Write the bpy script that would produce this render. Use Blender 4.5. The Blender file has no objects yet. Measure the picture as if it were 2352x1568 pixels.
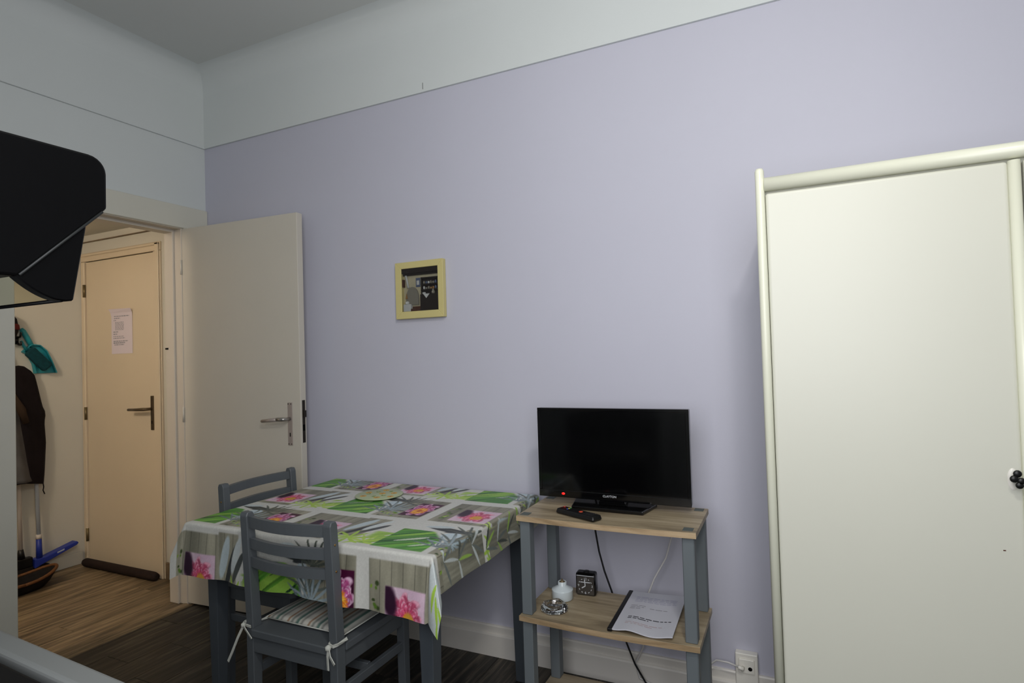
import bpy, bmesh, math, random
import numpy as np
from mathutils import Vector, Matrix

random.seed(7)
rng = np.random.default_rng(11)
S = bpy.context.scene
C = S.collection
PI = math.pi

# ------------------------------------------------------------------ camera
cam_d = bpy.data.cameras.new('camera')
cam = bpy.data.objects.new('camera', cam_d)
C.objects.link(cam)
CAMP = Vector((2.9879, -2.2741, 1.2897))
RIGHT = Vector((0.90272047, 0.42916764, -0.03018102))
UP = Vector((0.03691348, -0.0073699, 0.99929129))
FWD = Vector((-0.42864105, 0.90319478, 0.02249503))
cam.matrix_world = Matrix(((RIGHT.x, UP.x, -FWD.x, CAMP.x), (RIGHT.y, UP.y, -FWD.y, CAMP.y),
                           (RIGHT.z, UP.z, -FWD.z, CAMP.z), (0, 0, 0, 1)))
cam_d.sensor_width = 36.0
cam_d.lens = 36.0 * 1350.58 / 2352.0
cam_d.clip_start = 0.02
S.camera = cam

# ------------------------------------------------------------------ world, lights, exposure
w = bpy.data.worlds.new('world'); S.world = w
w.use_nodes = True
w.node_tree.nodes['Background'].inputs[0].default_value = (0.80, 0.88, 1.0, 1)
w.node_tree.nodes['Background'].inputs[1].default_value = 0.15
S.view_settings.view_transform = 'Standard'
S.view_settings.look = 'None'
S.view_settings.exposure = 0.0
S.view_settings.gamma = 1.0
S.view_settings.use_curve_mapping = False

def area(name, loc, target, sx, sy, power, col, shape='RECTANGLE', spread=PI):
    d = bpy.data.lights.new(name, 'AREA')
    d.shape = shape; d.size = sx
    if shape in ('RECTANGLE', 'ELLIPSE'): d.size_y = sy
    d.energy = power; d.color = col; d.spread = spread
    o = bpy.data.objects.new(name, d); C.objects.link(o)
    o.location = loc
    o.rotation_euler = (Vector(target) - Vector(loc)).to_track_quat('-Z', 'Y').to_euler()
    return o

# the ceiling spot bar of the room (above and right of the frame) and an added daylight fill from behind the camera
area('ceiling_spot_a', (3.25, -2.05, 2.58), (2.30, 0.0, 1.80), 0.14, 0.14, 8.0, (1.0, 0.97, 0.90), 'DISK')
area('ceiling_spot_b', (3.10, -1.95, 2.58), (2.05, 0.0, 1.65), 0.14, 0.14, 5.2, (1.0, 0.97, 0.90), 'DISK')
area('front_fill_light', (2.85, -2.43, 1.65), (2.6, 0.0, 1.45), 1.4, 1.3, 33, (0.96, 0.965, 1.0))
hl = bpy.data.lights.new('hall_bulb', 'POINT'); hl.energy = 22; hl.color = (1.0, 0.83, 0.66); hl.shadow_soft_size = 0.06
hlo = bpy.data.objects.new('hall_bulb', hl); C.objects.link(hlo); hlo.location = (-0.27, -1.60, 2.05)

# ------------------------------------------------------------------ materials
def lin(c):
    return tuple(((v/255)/12.92 if v/255 <= 0.04045 else ((v/255+0.055)/1.055)**2.4) for v in c)

def mat(name, rgb, rough=0.5, spec=0.5, metal=0.0, noise=0.0, nscale=8.0, bump=0.0, bscale=120.0, coat=0.0, emit=None):
    m = bpy.data.materials.new(name); m.use_nodes = True
    nt = m.node_tree; b = nt.nodes['Principled BSDF']
    col = lin(rgb)
    b.inputs['Base Color'].default_value = (*col, 1)
    b.inputs['Roughness'].default_value = rough
    b.inputs['Specular IOR Level'].default_value = spec
    b.inputs['Metallic'].default_value = metal
    b.inputs['Coat Weight'].default_value = coat
    if noise or bump:
        tc = nt.nodes.new('ShaderNodeTexCoord')
    if noise:
        n = nt.nodes.new('ShaderNodeTexNoise'); n.inputs['Scale'].default_value = nscale; n.inputs['Detail'].default_value = 5
        nt.links.new(tc.outputs['Object'], n.inputs['Vector'])
        r = nt.nodes.new('ShaderNodeValToRGB')
        r.color_ramp.elements[0].position = 0.3; r.color_ramp.elements[1].position = 0.7
        r.color_ramp.elements[0].color = (*[v*(1-noise) for v in col], 1)
        r.color_ramp.elements[1].color = (*[min(1, v*(1+noise*0.6)) for v in col], 1)
        nt.links.new(n.outputs['Fac'], r.inputs['Fac']); nt.links.new(r.outputs['Color'], b.inputs['Base Color'])
    if bump:
        n2 = nt.nodes.new('ShaderNodeTexNoise'); n2.inputs['Scale'].default_value = bscale; n2.inputs['Detail'].default_value = 3
        nt.links.new(tc.outputs['Object'], n2.inputs['Vector'])
        bp = nt.nodes.new('ShaderNodeBump'); bp.inputs['Strength'].default_value = bump; bp.inputs['Distance'].default_value = 0.002
        nt.links.new(n2.outputs['Fac'], bp.inputs['Height']); nt.links.new(bp.outputs['Normal'], b.inputs['Normal'])
    if emit:
        b.inputs['Emission Color'].default_value = (*lin(emit[0]), 1); b.inputs['Emission Strength'].default_value = emit[1]
    return m

def wood(name, dark, mid, light, axis='Y', stretch=14.0, scale=7.0, rough=0.45, spec=0.4, perobj=True):
    m = bpy.data.materials.new(name); m.use_nodes = True
    nt = m.node_tree; b = nt.nodes['Principled BSDF']; L = nt.links
    b.inputs['Roughness'].default_value = rough; b.inputs['Specular IOR Level'].default_value = spec
    tc = nt.nodes.new('ShaderNodeTexCoord'); mp = nt.nodes.new('ShaderNodeMapping')
    sc = [scale*stretch]*3; sc['XYZ'.index(axis)] = scale
    mp.inputs['Scale'].default_value = sc
    L.new(tc.outputs['Object'], mp.inputs['Vector'])
    oi = nt.nodes.new('ShaderNodeObjectInfo')
    if perobj:
        cb = nt.nodes.new('ShaderNodeCombineXYZ')
        mu = nt.nodes.new('ShaderNodeMath'); mu.operation = 'MULTIPLY'; mu.inputs[1].default_value = 57.0
        L.new(oi.outputs['Random'], mu.inputs[0])
        for k in range(3): L.new(mu.outputs[0], cb.inputs[k])
        L.new(cb.outputs[0], mp.inputs['Location'])
    n = nt.nodes.new('ShaderNodeTexNoise'); n.inputs['Scale'].default_value = 0.35; n.inputs['Detail'].default_value = 8; n.inputs['Roughness'].default_value = 0.68
    n.inputs['Distortion'].default_value = 0.5
    L.new(mp.outputs[0], n.inputs['Vector'])
    r = nt.nodes.new('ShaderNodeValToRGB'); e = r.color_ramp.elements
    e[0].position = 0.38; e[0].color = (*lin(dark), 1); e[1].position = 0.63; e[1].color = (*lin(light), 1)
    x = e.new(0.5); x.color = (*lin(mid), 1)
    L.new(n.outputs['Fac'], r.inputs['Fac'])
    if perobj:
        hs = nt.nodes.new('ShaderNodeHueSaturation')
        mr = nt.nodes.new('ShaderNodeMapRange'); mr.inputs['To Min'].default_value = 0.78; mr.inputs['To Max'].default_value = 1.2
        L.new(oi.outputs['Random'], mr.inputs['Value']); L.new(mr.outputs[0], hs.inputs['Value'])
        L.new(r.outputs['Color'], hs.inputs['Color']); L.new(hs.outputs[0], b.inputs['Base Color'])
    else:
        L.new(r.outputs['Color'], b.inputs['Base Color'])
    bp = nt.nodes.new('ShaderNodeBump'); bp.inputs['Strength'].default_value = 0.15; bp.inputs['Distance'].default_value = 0.002
    L.new(n.outputs['Fac'], bp.inputs['Height']); L.new(bp.outputs[0], b.inputs['Normal'])
    return m

def glassy(name, tint, gloss=0.08, rough=0.02):
    m = bpy.data.materials.new(name); m.use_nodes = True
    nt = m.node_tree; nt.nodes.remove(nt.nodes['Principled BSDF'])
    t = nt.nodes.new('ShaderNodeBsdfTransparent'); t.inputs[0].default_value = (*lin(tint), 1)
    g = nt.nodes.new('ShaderNodeBsdfGlossy'); g.inputs['Roughness'].default_value = rough
    mx = nt.nodes.new('ShaderNodeMixShader'); mx.inputs[0].default_value = gloss
    nt.links.new(t.outputs[0], mx.inputs[1]); nt.links.new(g.outputs[0], mx.inputs[2])
    nt.links.new(mx.outputs[0], nt.nodes['Material Output'].inputs[0])
    return m

M = {}
M['lilac'] = mat('lilac_paint', (197, 197, 211), 0.55, 0.3, noise=0.012, nscale=2.5, bump=0.08, bscale=260)
M['white_wall'] = mat('white_wall_paint', (214, 219, 219), 0.6, 0.3, noise=0.012, nscale=2.5, bump=0.08, bscale=260)
M['ceiling'] = mat('ceiling_paint', (206, 209, 207), 0.8, 0.2, noise=0.012, nscale=2, bump=0.06, bscale=240)
M['trim'] = mat('cream_gloss_paint', (214, 212, 200), 0.4, 0.4, noise=0.02, nscale=5)
M['baseboard'] = mat('baseboard_paint', (224, 220, 213), 0.4, 0.4, noise=0.03, nscale=6)
M['door'] = mat('door_paint', (208, 202, 190), 0.42, 0.4, noise=0.02, nscale=3)
M['hall_wall'] = mat('hall_wall_paint', (206, 202, 190), 0.6, 0.3, noise=0.015, nscale=3)
M['hall_door'] = mat('hall_door_paint', (216, 199, 172), 0.45, 0.4, noise=0.02, nscale=3)
M['plank'] = wood('dark_weathered_plank', (20, 18, 16), (43, 39, 34), (86, 78, 66))
M['plank_hall'] = wood('brown_oak_plank', (84, 70, 52), (118, 100, 76), (152, 132, 102))
M['oakshelf'] = wood('light_oak_laminate', (124, 110, 88), (156, 141, 115), (178, 163, 137), axis='X', stretch=9, scale=5, perobj=False)
M['oakedge'] = wood('oak_edge_band', (146, 124, 94), (174, 150, 118), (194, 171, 138), axis='X', stretch=9, scale=6, perobj=False)
M['stand_grey'] = mat('stand_leg_grey', (106, 113, 117), 0.5, 0.35, noise=0.03, nscale=12)
M['chair_grey'] = mat('slate_grey_paint', (88, 93, 97), 0.42, 0.4, noise=0.05, nscale=9)
M['table_grey'] = mat('slate_grey_table_paint', (72, 78, 84), 0.45, 0.4, noise=0.05, nscale=9)
M['wardrobe'] = mat('ivory_lacquer', (210, 210, 197), 0.38, 0.45, noise=0.015, nscale=2.2)
M['wardrobe_edge'] = mat('ivory_moulding', (226, 227, 208), 0.32, 0.5)
M['gap'] = mat('dark_gap', (40, 36, 30), 0.8, 0.2)
M['black_gloss'] = mat('black_gloss_plastic', (8, 8, 9), 0.12, 0.5)
M['black_screen'] = mat('black_screen', (5, 5, 6), 0.10, 0.5)
M['black_plastic'] = mat('black_plastic', (16, 16, 17), 0.4, 0.4)
M['black_hood'] = mat('black_hood_steel', (4, 4, 5), 0.4, 0.12)
M['hood_glass'] = glassy('smoked_glass', (240, 240, 232), 0.03)
M['clear_glass'] = glassy('clear_glass', (238, 240, 240), 0.14)
M['case_glass'] = glassy('frame_glass', (240, 240, 240), 0.03)
M['led'] = mat('red_led', (255, 20, 20), 0.4, 0.5, emit=((255, 25, 20), 2.5))
M['silver'] = mat('silver_print', (205, 208, 212), 0.35, 0.5)
M['steel'] = mat('brushed_steel', (170, 166, 162), 0.32, 0.5, metal=0.85)
M['steel_plate'] = mat('satin_steel_plate', (176, 164, 158), 0.45, 0.5, metal=0.4)
M['bronze'] = mat('aged_bronze', (104, 88, 68), 0.4, 0.5, metal=0.7)
M['hinge'] = mat('old_brass_hinge', (120, 104, 72), 0.45, 0.5, metal=0.6)
M['dark_metal'] = mat('dark_metal', (52, 46, 40), 0.45, 0.5, metal=0.6)
M['brass'] = mat('brass_screw', (150, 120, 70), 0.35, 0.5, metal=0.8)
M['frame_yellow'] = mat('pale_yellow_frame', (206, 194, 134), 0.5, 0.35, noise=0.03, nscale=14)
M['cream'] = mat('miniature_cream', (196, 188, 158), 0.7, 0.2, noise=0.1, nscale=40)
M['mini_dark'] = mat('miniature_dark_wood', (38, 28, 25), 0.5, 0.3)
M['mini_brown'] = mat('miniature_red_brown', (84, 50, 36), 0.5, 0.3)
M['mini_white'] = mat('miniature_white', (205, 208, 206), 0.5, 0.3)
M['mini_blue'] = mat('miniature_blue', (92, 104, 132), 0.5, 0.3)
M['mini_ochre'] = mat('miniature_ochre', (160, 120, 70), 0.5, 0.3)
M['mini_grey'] = mat('miniature_grey', (138, 134, 122), 0.6, 0.3)
M['socket'] = mat('socket_plastic', (234, 231, 222), 0.35, 0.5)
M['black'] = mat('black_hole', (10, 10, 10), 0.8, 0.1)
M['white_cable'] = mat('white_cable', (214, 212, 210), 0.4, 0.4)
M['black_cable'] = mat('black_cable', (24, 24, 27), 0.45, 0.4)
M['milk_glass'] = mat('milk_glass', (206, 216, 220), 0.18, 0.5)
M['wick'] = mat('wick_metal', (120, 105, 80), 0.4, 0.5, metal=0.5)
M['paper'] = mat('white_paper', (200, 201, 210), 0.45, 0.4)
M['paper_hall'] = mat('notice_paper', (220, 208, 214), 0.6, 0.3)
M['ink'] = mat('black_ink', (54, 54, 60), 0.7, 0.2)
M['ink_soft'] = mat('grey_ink', (150, 148, 156), 0.7, 0.2)
M['ink_pink'] = mat('faded_red_ink', (188, 164, 168), 0.7, 0.2)
M['ink_blue'] = mat('faded_blue_ink', (168, 168, 192), 0.7, 0.2)
M['tie'] = mat('cotton_tie', (196, 198, 190), 0.8, 0.2)
M['tie_dark'] = mat('grey_tie', (84, 82, 80), 0.8, 0.2)
M['roll'] = mat('dark_brown_fabric_roll', (44, 32, 28), 0.8, 0.2, noise=0.15, nscale=30)
M['coat'] = mat('black_coat_cloth', (30, 24, 26), 0.9, 0.15, noise=0.2, nscale=16)
M['coat_grey'] = mat('grey_coat_lining', (92, 90, 90), 0.9, 0.15, noise=0.15, nscale=14)
M['coat_brown'] = mat('brown_coat_collar', (56, 43, 33), 0.9, 0.15)
M['red_cloth'] = mat('dark_red_cloth', (96, 36, 34), 0.9, 0.15)
M['teal'] = mat('teal_plastic', (32, 140, 152), 0.4, 0.45)
M['teal_dark'] = mat('dark_teal_bristles', (14, 62, 70), 0.8, 0.2, noise=0.25, nscale=60)
M['white_pole'] = mat('white_pole', (214, 205, 196), 0.4, 0.4)
M['pale_blue_pole'] = mat('pale_blue_pole', (188, 196, 206), 0.4, 0.4)
M['blue'] = mat('blue_plastic', (36, 54, 150), 0.4, 0.45)
M['basket_brown'] = mat('brown_wicker_rim', (112, 72, 40), 0.7, 0.3, noise=0.3, nscale=60)
M['basket_dark'] = mat('dark_basket_weave', (30, 25, 23), 0.8, 0.2, noise=0.3, nscale=40)
M['skirt_wood'] = mat('plinth_brown', (124, 106, 84), 0.6, 0.3, noise=0.25, nscale=20)
M['stove'] = mat('light_grey_enamel', (110, 113, 112), 0.5, 0.25)
M['hob_glass'] = mat('black_hob_glass', (12, 12, 13), 0.5, 0.08)
M['pad'] = mat('grey_felt_pad', (88, 94, 92), 0.7, 0.3)
M['doorseal'] = mat('jamb_paint', (206, 198, 186), 0.5, 0.35)  # even off-white of the jamb lining

# ------------------------------------------------------------------ mesh helpers
class MB:
    """collects shapes and links them as one mesh object"""
    def __init__(self): self.bm = bmesh.new(); self.mats = []; self.cur = 0
    def use(self, m):
        if m not in self.mats: self.mats.append(m)
        self.cur = self.mats.index(m); return self
    def _mark(self, faces):
        for f in faces: f.material_index = self.cur
    def box(self, x0, x1, y0, y1, z0, z1, bev=0.0, seg=2, mtx=None):
        r = bmesh.ops.create_cube(self.bm, size=1)
        vs = r['verts']
        for v in vs:
            v.co = Vector(((x0+x1)/2 + v.co.x*(x1-x0), (y0+y1)/2 + v.co.y*(y1-y0), (z0+z1)/2 + v.co.z*(z1-z0)))
        fs = set(f for v in vs for f in v.link_faces)
        self._mark(fs)
        if bev > 0:
            es = list(set(e for v in vs for e in v.link_edges))
            rb = bmesh.ops.bevel(self.bm, geom=es, offset=bev, segments=seg, affect='EDGES', profile=0.5)
            self._mark(rb['faces'])
            vs = list(set(v for f in rb['faces'] for v in f.verts) | set(v for v in vs if v.is_valid))
        if mtx is not None:
            for v in vs: v.co = mtx @ v.co
        return self
    def tbox(self, b, t, bev=0.0):
        """tapered box: b and t are (x0,x1,y0,y1,z)"""
        P = [(b[0], b[2], b[4]), (b[1], b[2], b[4]), (b[1], b[3], b[4]), (b[0], b[3], b[4]),
             (t[0], t[2], t[4]), (t[1], t[2], t[4]), (t[1], t[3], t[4]), (t[0], t[3], t[4])]
        v = [self.bm.verts.new(p) for p in P]
        fs = [self.bm.faces.new([v[i] for i in q]) for q in ((3, 2, 1, 0), (4, 5, 6, 7), (0, 1, 5, 4), (1, 2, 6, 5), (2, 3, 7, 6), (3, 0, 4, 7))]
        self._mark(fs)
        if bev:
            es = list(set(e for f in fs for e in f.edges))
            rb = bmesh.ops.bevel(self.bm, geom=es, offset=bev, segments=2, affect='EDGES', profile=0.5)
            self._mark(rb['faces'])
        return self
    def prism(self, pts, axis, a, b, bev=0.0, seg=2):
        """polygon pts in the two other axes, extruded along axis from a to b"""
        def mk(p, h):
            if axis == 'X': return (h, p[0], p[1])
            if axis == 'Y': return (p[0], h, p[1])
            return (p[0], p[1], h)
        n = len(pts)
        v0 = [self.bm.verts.new(mk(p, a)) for p in pts]; v1 = [self.bm.verts.new(mk(p, b)) for p in pts]
        fs = [self.bm.faces.new(v0), self.bm.faces.new(v1)]
        for i in range(n): fs.append(self.bm.faces.new((v0[i], v0[(i+1) % n], v1[(i+1) % n], v1[i])))
        bmesh.ops.recalc_face_normals(self.bm, faces=fs)
        self._mark(fs)
        if bev:
            es = list(set(e for f in fs for e in f.edges))
            rb = bmesh.ops.bevel(self.bm, geom=es, offset=bev, segments=seg, affect='EDGES', profile=0.5)
            self._mark(rb['faces'])
        return self
    def tube(self, path, r, n=10, cap=True):
        P = [Vector(p) for p in path]
        rs = r if isinstance(r, (list, tuple)) else [r]*len(P)
        rings = []; ref = None
        for i, p in enumerate(P):
            t = (P[min(i+1, len(P)-1)] - P[max(i-1, 0)]).normalized()
            if ref is None:
                ref = Vector((0, 0, 1)) if abs(t.z) < 0.9 else Vector((1, 0, 0))
            u = (ref - t*ref.dot(t)).normalized(); ref = u
            v = t.cross(u)
            rings.append([self.bm.verts.new(p + rs[i]*(math.cos(2*PI*k/n)*u + math.sin(2*PI*k/n)*v)) for k in range(n)])
        fs = []
        for a, b in zip(rings[:-1], rings[1:]):
            for k in range(n): fs.append(self.bm.faces.new((a[k], a[(k+1) % n], b[(k+1) % n], b[k])))
        if cap:
            fs.append(self.bm.faces.new(rings[0][::-1])); fs.append(self.bm.faces.new(rings[-1]))
        for f in fs: f.smooth = True
        bmesh.ops.recalc_face_normals(self.bm, faces=fs)
        self._mark(fs); return self
    def lathe(self, prof, c=(0, 0, 0), n=32, mtx=None, sy=1.0):
        rings = []
        for (r, z) in prof:
            if r < 1e-6: rings.append([self.bm.verts.new((c[0], c[1], c[2]+z))])
            else: rings.append([self.bm.verts.new((c[0]+r*math.cos(2*PI*k/n), c[1]+sy*r*math.sin(2*PI*k/n), c[2]+z)) for k in range(n)])
        fs = []
        for a, b in zip(rings[:-1], rings[1:]):
            for k in range(n):
                k2 = (k+1) % n
                if len(a) == 1 and len(b) == 1: continue
                if len(a) == 1: fs.append(self.bm.faces.new((a[0], b[k2], b[k])))
                elif len(b) == 1: fs.append(self.bm.faces.new((a[k], a[k2], b[0])))
                else: fs.append(self.bm.faces.new((a[k], a[k2], b[k2], b[k])))
        for f in fs: f.smooth = True
        bmesh.ops.recalc_face_normals(self.bm, faces=fs)
        self._mark(fs)
        if mtx is not None:
            for v in set(v for f in fs for v in f.verts): v.co = mtx @ v.co
        return self
    def quad(self, p):
        f = self.bm.faces.new([self.bm.verts.new(q) for q in p]); self._mark([f]); return self
    def sweep(self, pts_list, closed_profile=True, smooth=False):
        """loft a list of equal-length point rings"""
        rings = [[self.bm.verts.new(p) for p in ring] for ring in pts_list]
        n = len(rings[0]); fs = []
        for a, b in zip(rings[:-1], rings[1:]):
            for k in range(n if closed_profile else n-1):
                fs.append(self.bm.faces.new((a[k], a[(k+1) % n], b[(k+1) % n], b[k])))
        if closed_profile:
            fs.append(self.bm.faces.new(rings[0][::-1])); fs.append(self.bm.faces.new(rings[-1]))
        for f in fs: f.smooth = smooth
        bmesh.ops.recalc_face_normals(self.bm, faces=fs)
        self._mark(fs); return self
    def xform(self, mtx):
        for v in self.bm.verts: v.co = mtx @ v.co
        return self
    def build(self, name, m, parent=None, origin=None, smooth=False, angle=None):
        me = bpy.data.meshes.new(name)
        if origin is not None:
            for v in self.bm.verts: v.co -= Vector(origin)
        if smooth:
            for f in self.bm.faces: f.smooth = True
        self.bm.to_mesh(me); self.bm.free()
        for k in (self.mats or [m]): me.materials.append(k)
        if angle is not None:
            me.shade_smooth()
            me.set_sharp_from_angle(angle=math.radians(angle))
        o = bpy.data.objects.new(name, me); C.objects.link(o)
        if origin is not None: o.location = origin
        if parent is not None:
            o.parent = parent
            if origin is not None: o.location = Vector(origin)
            # parts are modelled in their thing's own frame or in world space: see local()
        return o

def tag(o, label, cat, group=None):
    o['label'] = label; o['category'] = cat
    if group: o['group'] = group
    return o

def thing(name, label, cat, loc=(0, 0, 0), rotz=0.0, group=None):
    o = bpy.data.objects.new(name, None); C.objects.link(o)
    o.empty_display_size = 0.05
    o.location = loc; o.rotation_euler = (0, 0, rotz)
    return tag(o, label, cat, group)

def wpart(mb, name, m, parent, **k):
    """a part modelled in world space under a thing whose Empty stands elsewhere"""
    o = mb.build(name, m, None, **k)
    o.parent = parent
    root = parent
    mw = Matrix.Identity(4)
    chain = []
    while root is not None: chain.append(root); root = root.parent
    for r in reversed(chain):
        mw = mw @ r.matrix_parent_inverse @ r.matrix_basis
    o.matrix_parent_inverse = mw.inverted()
    return o

def struct(o): o['kind'] = 'structure'; return o

def text_mesh(body, size, m, name, depth=0.0004):
    cu = bpy.data.curves.new(name+'_curve', 'FONT'); cu.body = body; cu.size = size; cu.align_x = 'CENTER'; cu.align_y = 'CENTER'
    cu.extrude = depth
    t = bpy.data.objects.new(name+'_tmp', cu); C.objects.link(t)
    dg = bpy.context.evaluated_depsgraph_get(); dg.update()
    me = bpy.data.meshes.new_from_object(t.evaluated_get(dg))
    bpy.data.objects.remove(t); bpy.data.curves.remove(cu)
    me.name = name
    me.materials.clear(); me.materials.append(m)
    return me

# ================================================================== SETTING
X1, Y0 = 5.2, -2.46          # right wall, wall behind the kitchen
ZC = 2.925                    # ceiling
ZR = 2.512                   # lower edge of the frieze
YA, YB = -0.925, -0.153      # door opening in the left wall
ZD = 2.034
WT = 0.115                   # thickness of the left wall
HX = -1.30                   # far wall of the hall
HY = 0.055                   # hall end wall
HZ = 2.172                   # hall ceiling

# floor slab and planks
fl = struct(MB().box(HX-0.1, X1+0.1, Y0-0.1, HY+0.2, -0.06, -0.006).build('floor', M['gap']))
def planks(x0, x1, y0, y1, width, m, seed):
    rr = random.Random(seed)
    mesh_cache = {}
    nx = int(math.ceil((x1-x0)/width))
    for i in range(nx):
        xa = x0 + i*width; xb = min(xa+width, x1)
        if xb - xa < 0.01: continue
        y = y0 - rr.uniform(0.05, 1.15)
        while y < y1:
            ya, yb = max(y, y0), min(y+1.22, y1)
            y += 1.22
            if yb-ya < 0.02: continue
            key = (round(xb-xa, 4), round(yb-ya, 4))
            if key not in mesh_cache:
                b = MB().box(-(xb-xa)/2+0.0008, (xb-xa)/2-0.0008, -(yb-ya)/2+0.0008, (yb-ya)/2-0.0008, -0.006, 0.0, 0.0012, 1)
                o = b.build('plank', m, None); mesh_cache[key] = o.data
            else:
                o = bpy.data.objects.new('plank', mesh_cache[key]); C.objects.link(o)
            o.location = ((xa+xb)/2, (ya+yb)/2, 0)
            o.parent = fl
planks(0.035, X1, Y0, 0.0, 0.148, M['plank'], 3)
planks(HX, 0.035, Y0, HY, 0.1335, M['plank_hall'], 5)

# walls
struct(MB().box(0.0, X1+0.12, 0.0, 0.12, -0.05, 3.02).build('wall_back', M['lilac']))
b = MB()
b.box(-WT, 0, YB, 0.0, -0.05, 3.02)
b.box(-WT, 0, Y0, YA, -0.05, 3.02)
b.box(-WT, 0, YA, YB, ZD, 3.02)
struct(b.build('wall_left', M['white_wall']))
# wall behind the camera with an unseen window opening added for the fill light
WX0, WX1, WZ0, WZ1 = 2.2, 3.8, 0.95, 2.35
b = MB()
b.box(-WT, WX0, Y0-0.12, Y0, -0.05, 3.02); b.box(WX1, X1+0.12, Y0-0.12, Y0, -0.05, 3.02)
b.box(WX0, WX1, Y0-0.12, Y0, -0.05, WZ0); b.box(WX0, WX1, Y0-0.12, Y0, WZ1, 3.02)
struct(b.build('wall_front', M['white_wall']))
struct(MB().box(X1, X1+0.12, Y0, 0.0, -0.05, 3.02).build('wall_right', M['white_wall']))
b = MB()
for (xa, xb, za, zb) in ((WX0, WX1, WZ0, WZ0+0.06), (WX0, WX1, WZ1-0.06, WZ1), (WX0, WX0+0.06, WZ0, WZ1), (WX1-0.06, WX1, WZ0, WZ1), (2.97, 3.03, WZ0, WZ1)):
    b.box(xa, xb, Y0-0.08, Y0-0.03, za, zb, 0.004, 1)
wn = struct(b.build('fill_window_1', M['trim']))  # frame of the added window
for (xa, xb) in ((WX0+0.06, 2.97), (3.03, WX1-0.06)):
    MB().box(xa, xb, Y0-0.058, Y0-0.052, WZ0+0.06, WZ1-0.06).build('pane', M['case_glass'], wn)

# frieze band and coved ceiling, one ring round the room
def ring(inset, z): return [(inset, Y0+inset, z), (X1-inset, Y0+inset, z), (X1-inset, -inset, z), (inset, -inset, z)]
def rings_mesh(rs, smooth):
    b = MB(); V = [[b.bm.verts.new(p) for p in r] for r in rs]
    for a, c in zip(V[:-1], V[1:]):
        for k in range(4):
            f = b.bm.faces.new((a[k], a[(k+1) % 4], c[(k+1) % 4], c[k])); f.smooth = smooth
    return b, V
RC = 0.11
b, V = rings_mesh([ring(0.0, ZR), ring(0.011, ZR), ring(0.012, ZR+0.002), ring(0.012, ZC-RC)], False)
bmesh.ops.recalc_face_normals(b.bm, faces=b.bm.faces[:])
tr = struct(b.build('trim_1', M['white_wall']))
MB().box(1.497, 1.5, -0.0126, -0.0115, ZR+0.012, ZR+0.042).build('crack', M['stove'], tr)
rs = []
for k in range(9):
    a = PI/2*k/8
    rs.append(ring(0.012+RC*(1-math.cos(a)), ZC-RC+RC*math.sin(a)))
b, V = rings_mesh(rs, False)
b.use(M['white_wall']); b.use(M['ceiling'])
for f in b.bm.faces: f.material_index = 0
cap = b.bm.faces.new(V[-1]); cap.material_index = 1
bmesh.ops.recalc_face_normals(b.bm, faces=b.bm.faces[:])
ce = struct(b.build('ceiling', M['ceiling'], angle=30))

# baseboard along the lilac wall (two steps)
def baseboard(name, x0, x1):
    return struct(MB().prism([(0, 0), (-0.022, 0), (-0.022, 0.088), (-0.0195, 0.094), (-0.012, 0.096), (-0.012, 0.123), (-0.009, 0.128), (0, 0.128)], 'X', x0, x1).build(name, M['baseboard']))
baseboard('baseboard_back', 0.02, X1)
struct(MB().prism([(0, 0), (0.018, 0), (0.018, 0.12), (0, 0.125)], 'Y', Y0+0.005, YA-0.115).build('baseboard_left', M['baseboard']))

# door surround: architrave on the room side, jamb lining and stop inside the opening
b = MB()
b.box(0.0, 0.016, YA-0.11, -0.0005, ZD, ZD+0.122, 0.003, 1)
b.box(0.0, 0.016, YA-0.11, YA, 0.0, ZD+0.001, 0.003, 1)
b.box(0.0, 0.016, YB+0.006, -0.0005, 0.0, ZD+0.001, 0.003, 1)
struct(b.build('trim_2', M['trim']))
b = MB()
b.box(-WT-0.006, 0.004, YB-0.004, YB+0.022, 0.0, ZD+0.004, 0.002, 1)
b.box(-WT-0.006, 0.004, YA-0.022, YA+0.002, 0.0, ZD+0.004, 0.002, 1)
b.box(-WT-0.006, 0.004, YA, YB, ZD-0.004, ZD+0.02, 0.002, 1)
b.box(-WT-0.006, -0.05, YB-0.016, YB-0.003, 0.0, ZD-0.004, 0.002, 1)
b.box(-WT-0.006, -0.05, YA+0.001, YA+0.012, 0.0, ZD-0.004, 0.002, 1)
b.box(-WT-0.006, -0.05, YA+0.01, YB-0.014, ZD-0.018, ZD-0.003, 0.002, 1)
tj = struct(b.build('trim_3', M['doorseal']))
MB().box(-0.1215, -0.098, YB-0.0185, YB-0.0155, 1.375, 1.384).build('strike_hole', M['black'], tj)
# threshold strip between the two floors
struct(MB().prism([(-0.02, 0.0), (0.042, 0.0), (0.040, 0.004), (0.0, 0.007), (-0.018, 0.005)], 'Y', YA, YB-0.005).build('trim_4', M['plank_hall']))

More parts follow.
